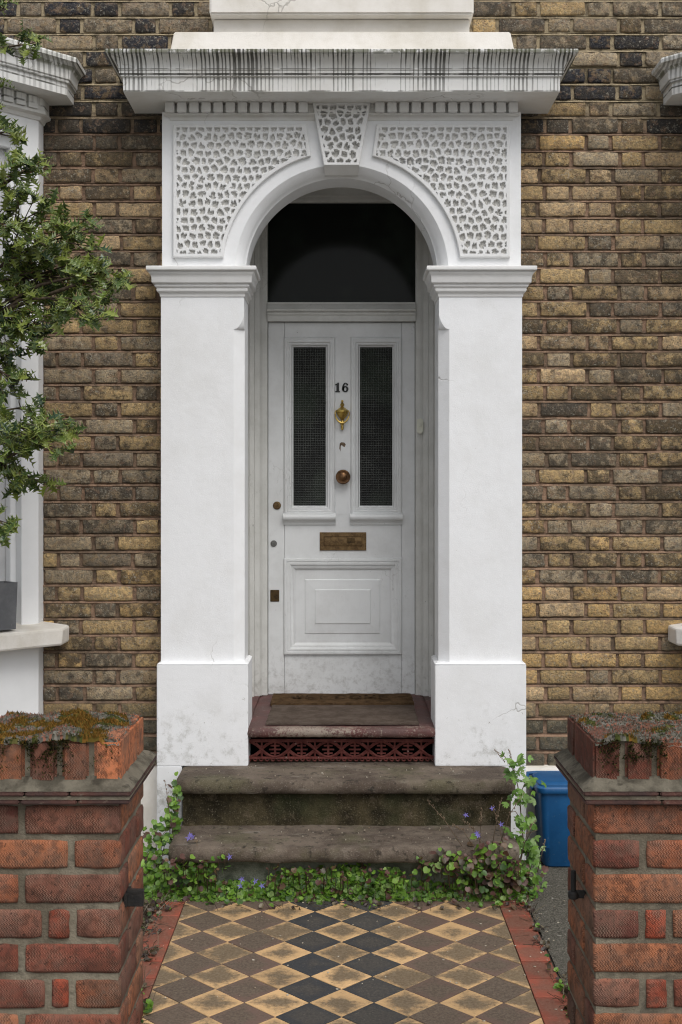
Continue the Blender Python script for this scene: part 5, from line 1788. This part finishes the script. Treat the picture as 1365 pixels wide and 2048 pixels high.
def clump(name, label, spots, dry, flowers, cat='plant', group=None):
    """a loose plant: spots are (x, y, z, spread_x, spread_z, count)"""
    cx_ = sum(s[0] for s in spots) / len(spots); cy_ = sum(s[1] for s in spots) / len(spots)
    root = empty(name, (cx_, cy_, 0), label, cat, group)
    lv, st = MB(), MB()
    for (x, y, z, sx_, sz_, n_) in spots:
        for _ in range(int(n_ * 1.5)):
            q = Vector((x + random.gauss(0, sx_), y + random.gauss(0, .022), max(.012, z + random.gauss(0, sz_))))
            d_ = Vector((random.gauss(0, .8), -.45, -.5 + random.gauss(0, .5))).normalized()
            up = Vector((random.gauss(0, .35), -.75 + random.gauss(0, .25), .8)).normalized()
            add_leaf(lv, q, d_, up, random.uniform(.014, .030), green(dry), 'round', random.uniform(.1, .4))
        for _ in range(max(2, n_ // 14)):
            q = Vector((x + random.gauss(0, sx_ * .8), y, z + random.uniform(0, sz_ * 1.5)))
            st.tube([(x, y + .01, max(0, z - .12)), q.lerp(Vector((x, y, z)), .5), q], [.0018, .0014, .001], 4)
    lf = make('foliage', lv, 'soft_leaf', root, colors=True, recalc=False, smooth=True)
    lf['kind'] = 'stuff'
    make('stems', st, 'twig', root, smooth=True)['kind'] = 'stuff'
    for px, py, y in flowers:
        flower(root, P(px, py, y))
    return root
clump('bellflower', 'green bellflower clump climbing between the gate pier and the white pilaster', 
      [(X(318, 4.88), 4.88, Z(1768, 4.88), .055, .03, 90), (X(308, 4.9), 4.9, Z(1725, 4.9), .035, .035, 70), (X(318, 4.95), 4.95, Z(1680, 4.95), .036, .030, 44), (X(343, 4.99), 4.99, Z(1645, 4.99), .024, .030, 34), (X(352, 5.02), 5.0, Z(1604, 5.0), .010, .032, 20), (X(352, 5.02), 5.02, Z(1570, 5.02), .007, .018, 8), (X(385, 4.80), 4.80, Z(1738, 4.8), .06, .03, 70)],
      .12, [(381, 1670, 4.78), (386, 1674, 4.77), (378, 1676, 4.77), (484, 1758, 4.74), (482, 1772, 4.74), (511, 1763, 4.74), (524, 1772, 4.74), (460, 1714, 4.76)])
clump('bellflower', 'reddish bellflower clump with thin dry stems on the corner of the lower step',
      [(X(900, 4.76), 4.76, Z(1716, 4.76), .05, .020, 36), (X(955, 4.76), 4.76, Z(1728, 4.76), .05, .028, 56), (X(985, 4.78), 4.77, Z(1698, 4.77), .04, .026, 28), (X(1010, 4.78), 4.78, Z(1750, 4.78), .05, .03, 80), (X(1052, 4.85), 4.85, Z(1760, 4.85), .022, .03, 50)],
      .50, [(954, 1666, 4.76), (957, 1671, 4.755), (932, 1630, 4.80), (1003, 1649, 4.80), (985, 1617, 4.82)])
dry_root = empty('dry_flower_stems', (X(960, 4.8), 4.8, .1), 'thin dry purple flower stalks leaning over the lower step', 'plant')
for px0, py0, px1, py1, y in ((930, 1700, 854, 1600, 4.79), (945, 1690, 905, 1650, 4.79), (960, 1690, 965, 1618, 4.8), (985, 1690, 1003, 1600, 4.8), (970, 1700, 925, 1640, 4.79), (1010, 1700, 985, 1612, 4.8), (1040, 1720, 1070, 1640, 4.82), (1075, 1745, 1092, 1680, 4.85), (1000, 1690, 1046, 1590, 4.82), (400, 1720, 384, 1668, 4.79), (350, 1690, 330, 1560, 4.95)):
    a, b = P(px0, py0, y), P(px1, py1, y)
    m_ = (a + b) / 2 + Vector((random.uniform(-.01, .01), 0, .02))
    ds = MB()
    ds.tube([a, m_, b], [.0016, .0013, .0008], 4)
    for k in range(10):
        q = m_.lerp(b, k / 9) + rand_dir() * .006
        ds.lathe([(.0004, -.004), (.0028, 0), (.0004, .005)], q, 'z', 5)
    make('stalk', ds, 'twig', dry_root, smooth=True)

# tall leafy plant by the bin
tall = empty('columbine_plant', (X(1042, 4.93), 4.93, 0), 'tall fresh green plant with lobed leaves between the steps and the blue bin', 'plant')
sm = MB()
stem = [P(1030, 1790, 4.90), P(1038, 1740, 4.92), P(1048, 1690, 4.94), P(1043, 1640, 4.95), P(1040, 1590, 4.97), P(1030, 1545, 4.98), P(1020, 1500, 4.98)]
sm.tube(stem, [.004, .0038, .0034, .003, .0026, .002, .001], 6)
for a, b in ((2, (1075, 1660)), (4, (1062, 1560)), (5, (990, 1500)), (3, (1020, 1625)), (1, (1060, 1730))):
    sm.tube([stem[a], (stem[a] + P(*b, 4.93)) / 2 + Vector((0, 0, .02)), P(*b, 4.93)], [.002, .0016, .001], 5)
for k in range(9):
    q = stem[-1] + Vector((random.uniform(-.006, .006), 0, -k * .006))
    sm.lathe([(.0004, -.004), (.0028, 0), (.0004, .005)], q, 'z', 5)
    q = P(990, 1500, 4.93) + Vector((k * .005, 0, -k * .006))
    sm.lathe([(.0004, -.004), (.0028, 0), (.0004, .005)], q, 'z', 5)
make('stem', sm, 'twig', tall, smooth=True)
LB = []
for k in range(5):
    mb = MB()
    add_leaf(mb, (0, 0, 0), (0, 1, 0), (0, 0, 1), 1.0, (1, 1, 1, 1), 'lobed')
    me = mb.mesh('leaf', recalc=False, smooth=True)
    me.materials.append(MT['plant_leaf'])
    LB.append(me)
for (px, py, sx_, sy_, n_) in ((1026, 1520, 16, 9, 12), (1030, 1545, 20, 12, 12), (1062, 1558, 18, 10, 9), (1045, 1592, 22, 12, 14), (1020, 1598, 8, 10, 4), (1048, 1650, 26, 16, 22), (1035, 1690, 26, 16, 22), (1062, 1700, 18, 18, 20), (1052, 1740, 26, 20, 34), (1070, 1770, 16, 16, 18)):
    for _ in range(n_):
        q = P(px + random.gauss(0, sx_ * .6), py + random.gauss(0, sy_ * .7), 4.93 + random.gauss(0, .025))
        ld = Vector((random.gauss(0, .9), -.4 + random.gauss(0, .3), -.3 + random.gauss(0, .4))).normalized()
        up = Vector((random.gauss(0, .35), -.75 + random.gauss(0, .25), .8)).normalized()
        mx = leaf_matrix(q, ld, up, random.uniform(.024, .040))
        o = bpy.data.objects.new('leaf', random.choice(LB))
        loc, rq, sc2 = mx.decompose()
        o.rotation_mode = 'QUATERNION'
        o.location, o.rotation_quaternion, o.scale = loc, rq, sc2
        c = pick([(4, (.13, .25, .035)), (3, (.09, .19, .03)), (2, (.17, .29, .06))])
        k = random.uniform(.8, 1.15)
        o.color = (c[0] * k, c[1] * k, c[2] * k, 1)
        link(o, tall, mx)

# weeds and litter along the edges of the path
def weeds(name, label, area, n_, greens):
    mb = MB()
    for _ in range(n_):
        x, y = random.uniform(area[0], area[1]), random.uniform(area[2], area[3])
        if fbm((x * 7, y * 7, 5), 3) < -.12: continue
        h = random.uniform(.008, .05)
        d_ = Vector((random.gauss(0, 1), random.gauss(0, 1), random.uniform(.1, 1.2))).normalized()
        if random.random() < greens:
            add_leaf(mb, (x, y, h * .6), d_, (0, -.4, 1), random.uniform(.012, .026), green(.15), 'round', .3)
        else:
            c = pick([(3, (.085, .060, .040)), (2, (.13, .10, .065)), (2, (.055, .035, .03)), (1, (.22, .18, .12))])
            if random.random() < .5:
                q = Vector((x, y, h * .4))
                mb.tube([q, q + d_ * random.uniform(.015, .05), q + d_ * random.uniform(.05, .08) + Vector((0, 0, -.01))], .0011, 3, (*c, 1))
            else:
                add_leaf(mb, (x, y, h * .5), d_, (0, -.3, 1), random.uniform(.010, .022), (*c, 1), 'round', .5)
    o = make(name, mb, 'soft_leaf', colors=True, recalc=False)
    return tag(o, label, 'weeds', kind='stuff')
weeds('dead_weeds', 'brown dead weeds and leaf litter along the soil edge of the path', (-.90, -.648, 3.4, 4.84), 2600, .07)
weeds('weeds', 'small green weeds at the foot of the mossy gate pier', (-.72, -.60, 3.45, 3.85), 240, .8)
weeds('weeds', 'creeping green weeds between the red border tiles and the lichen topped pier', (.70, .80, 3.3, 4.0), 190, .75)
weeds('dead_weeds', 'dry brown litter strip along the concrete edge of the path', (.705, .755, 3.4, 4.84), 420, .12)
weeds('leaf_litter', 'dry leaf crumbs where the tiled path meets the bellflower', (-.66, .72, 4.66, 4.76), 240, .25)
lt2 = MB()
for _ in range(150):
    x, y = random.uniform(-.70, 1.1), random.uniform(3.5, 4.8)
    r_ = random.uniform(.0015, .0048)
    a = random.uniform(0, 3)
    z = .0155 if x < .73 else .026
    pts = [(x + r_ * random.uniform(.6, 1.4) * math.cos(a + k * 1.257), y + r_ * random.uniform(.6, 1.4) * math.sin(a + k * 1.257)) for k in range(5)]
    lt2.prism_z(pts, z, z + .0015)
for _ in range(80):
    x, y = random.uniform(-.62, .62), random.choice([random.uniform(5.07, 5.33), random.uniform(4.82, 5.05)])
    z = .433 if y > 5.06 else .232
    r_ = random.uniform(.001, .004)
    a = random.uniform(0, 3)
    lt2.prism_z([(x + r_ * math.cos(a + k * 1.571), y + r_ * random.uniform(.6, 1.4) * math.sin(a + k * 1.571)) for k in range(4)], z - .003, z + .0015)
tag(make('grit', lt2, 'debris'), 'pale crumbs and fallen petals scattered on the path and steps', 'litter', kind='stuff')
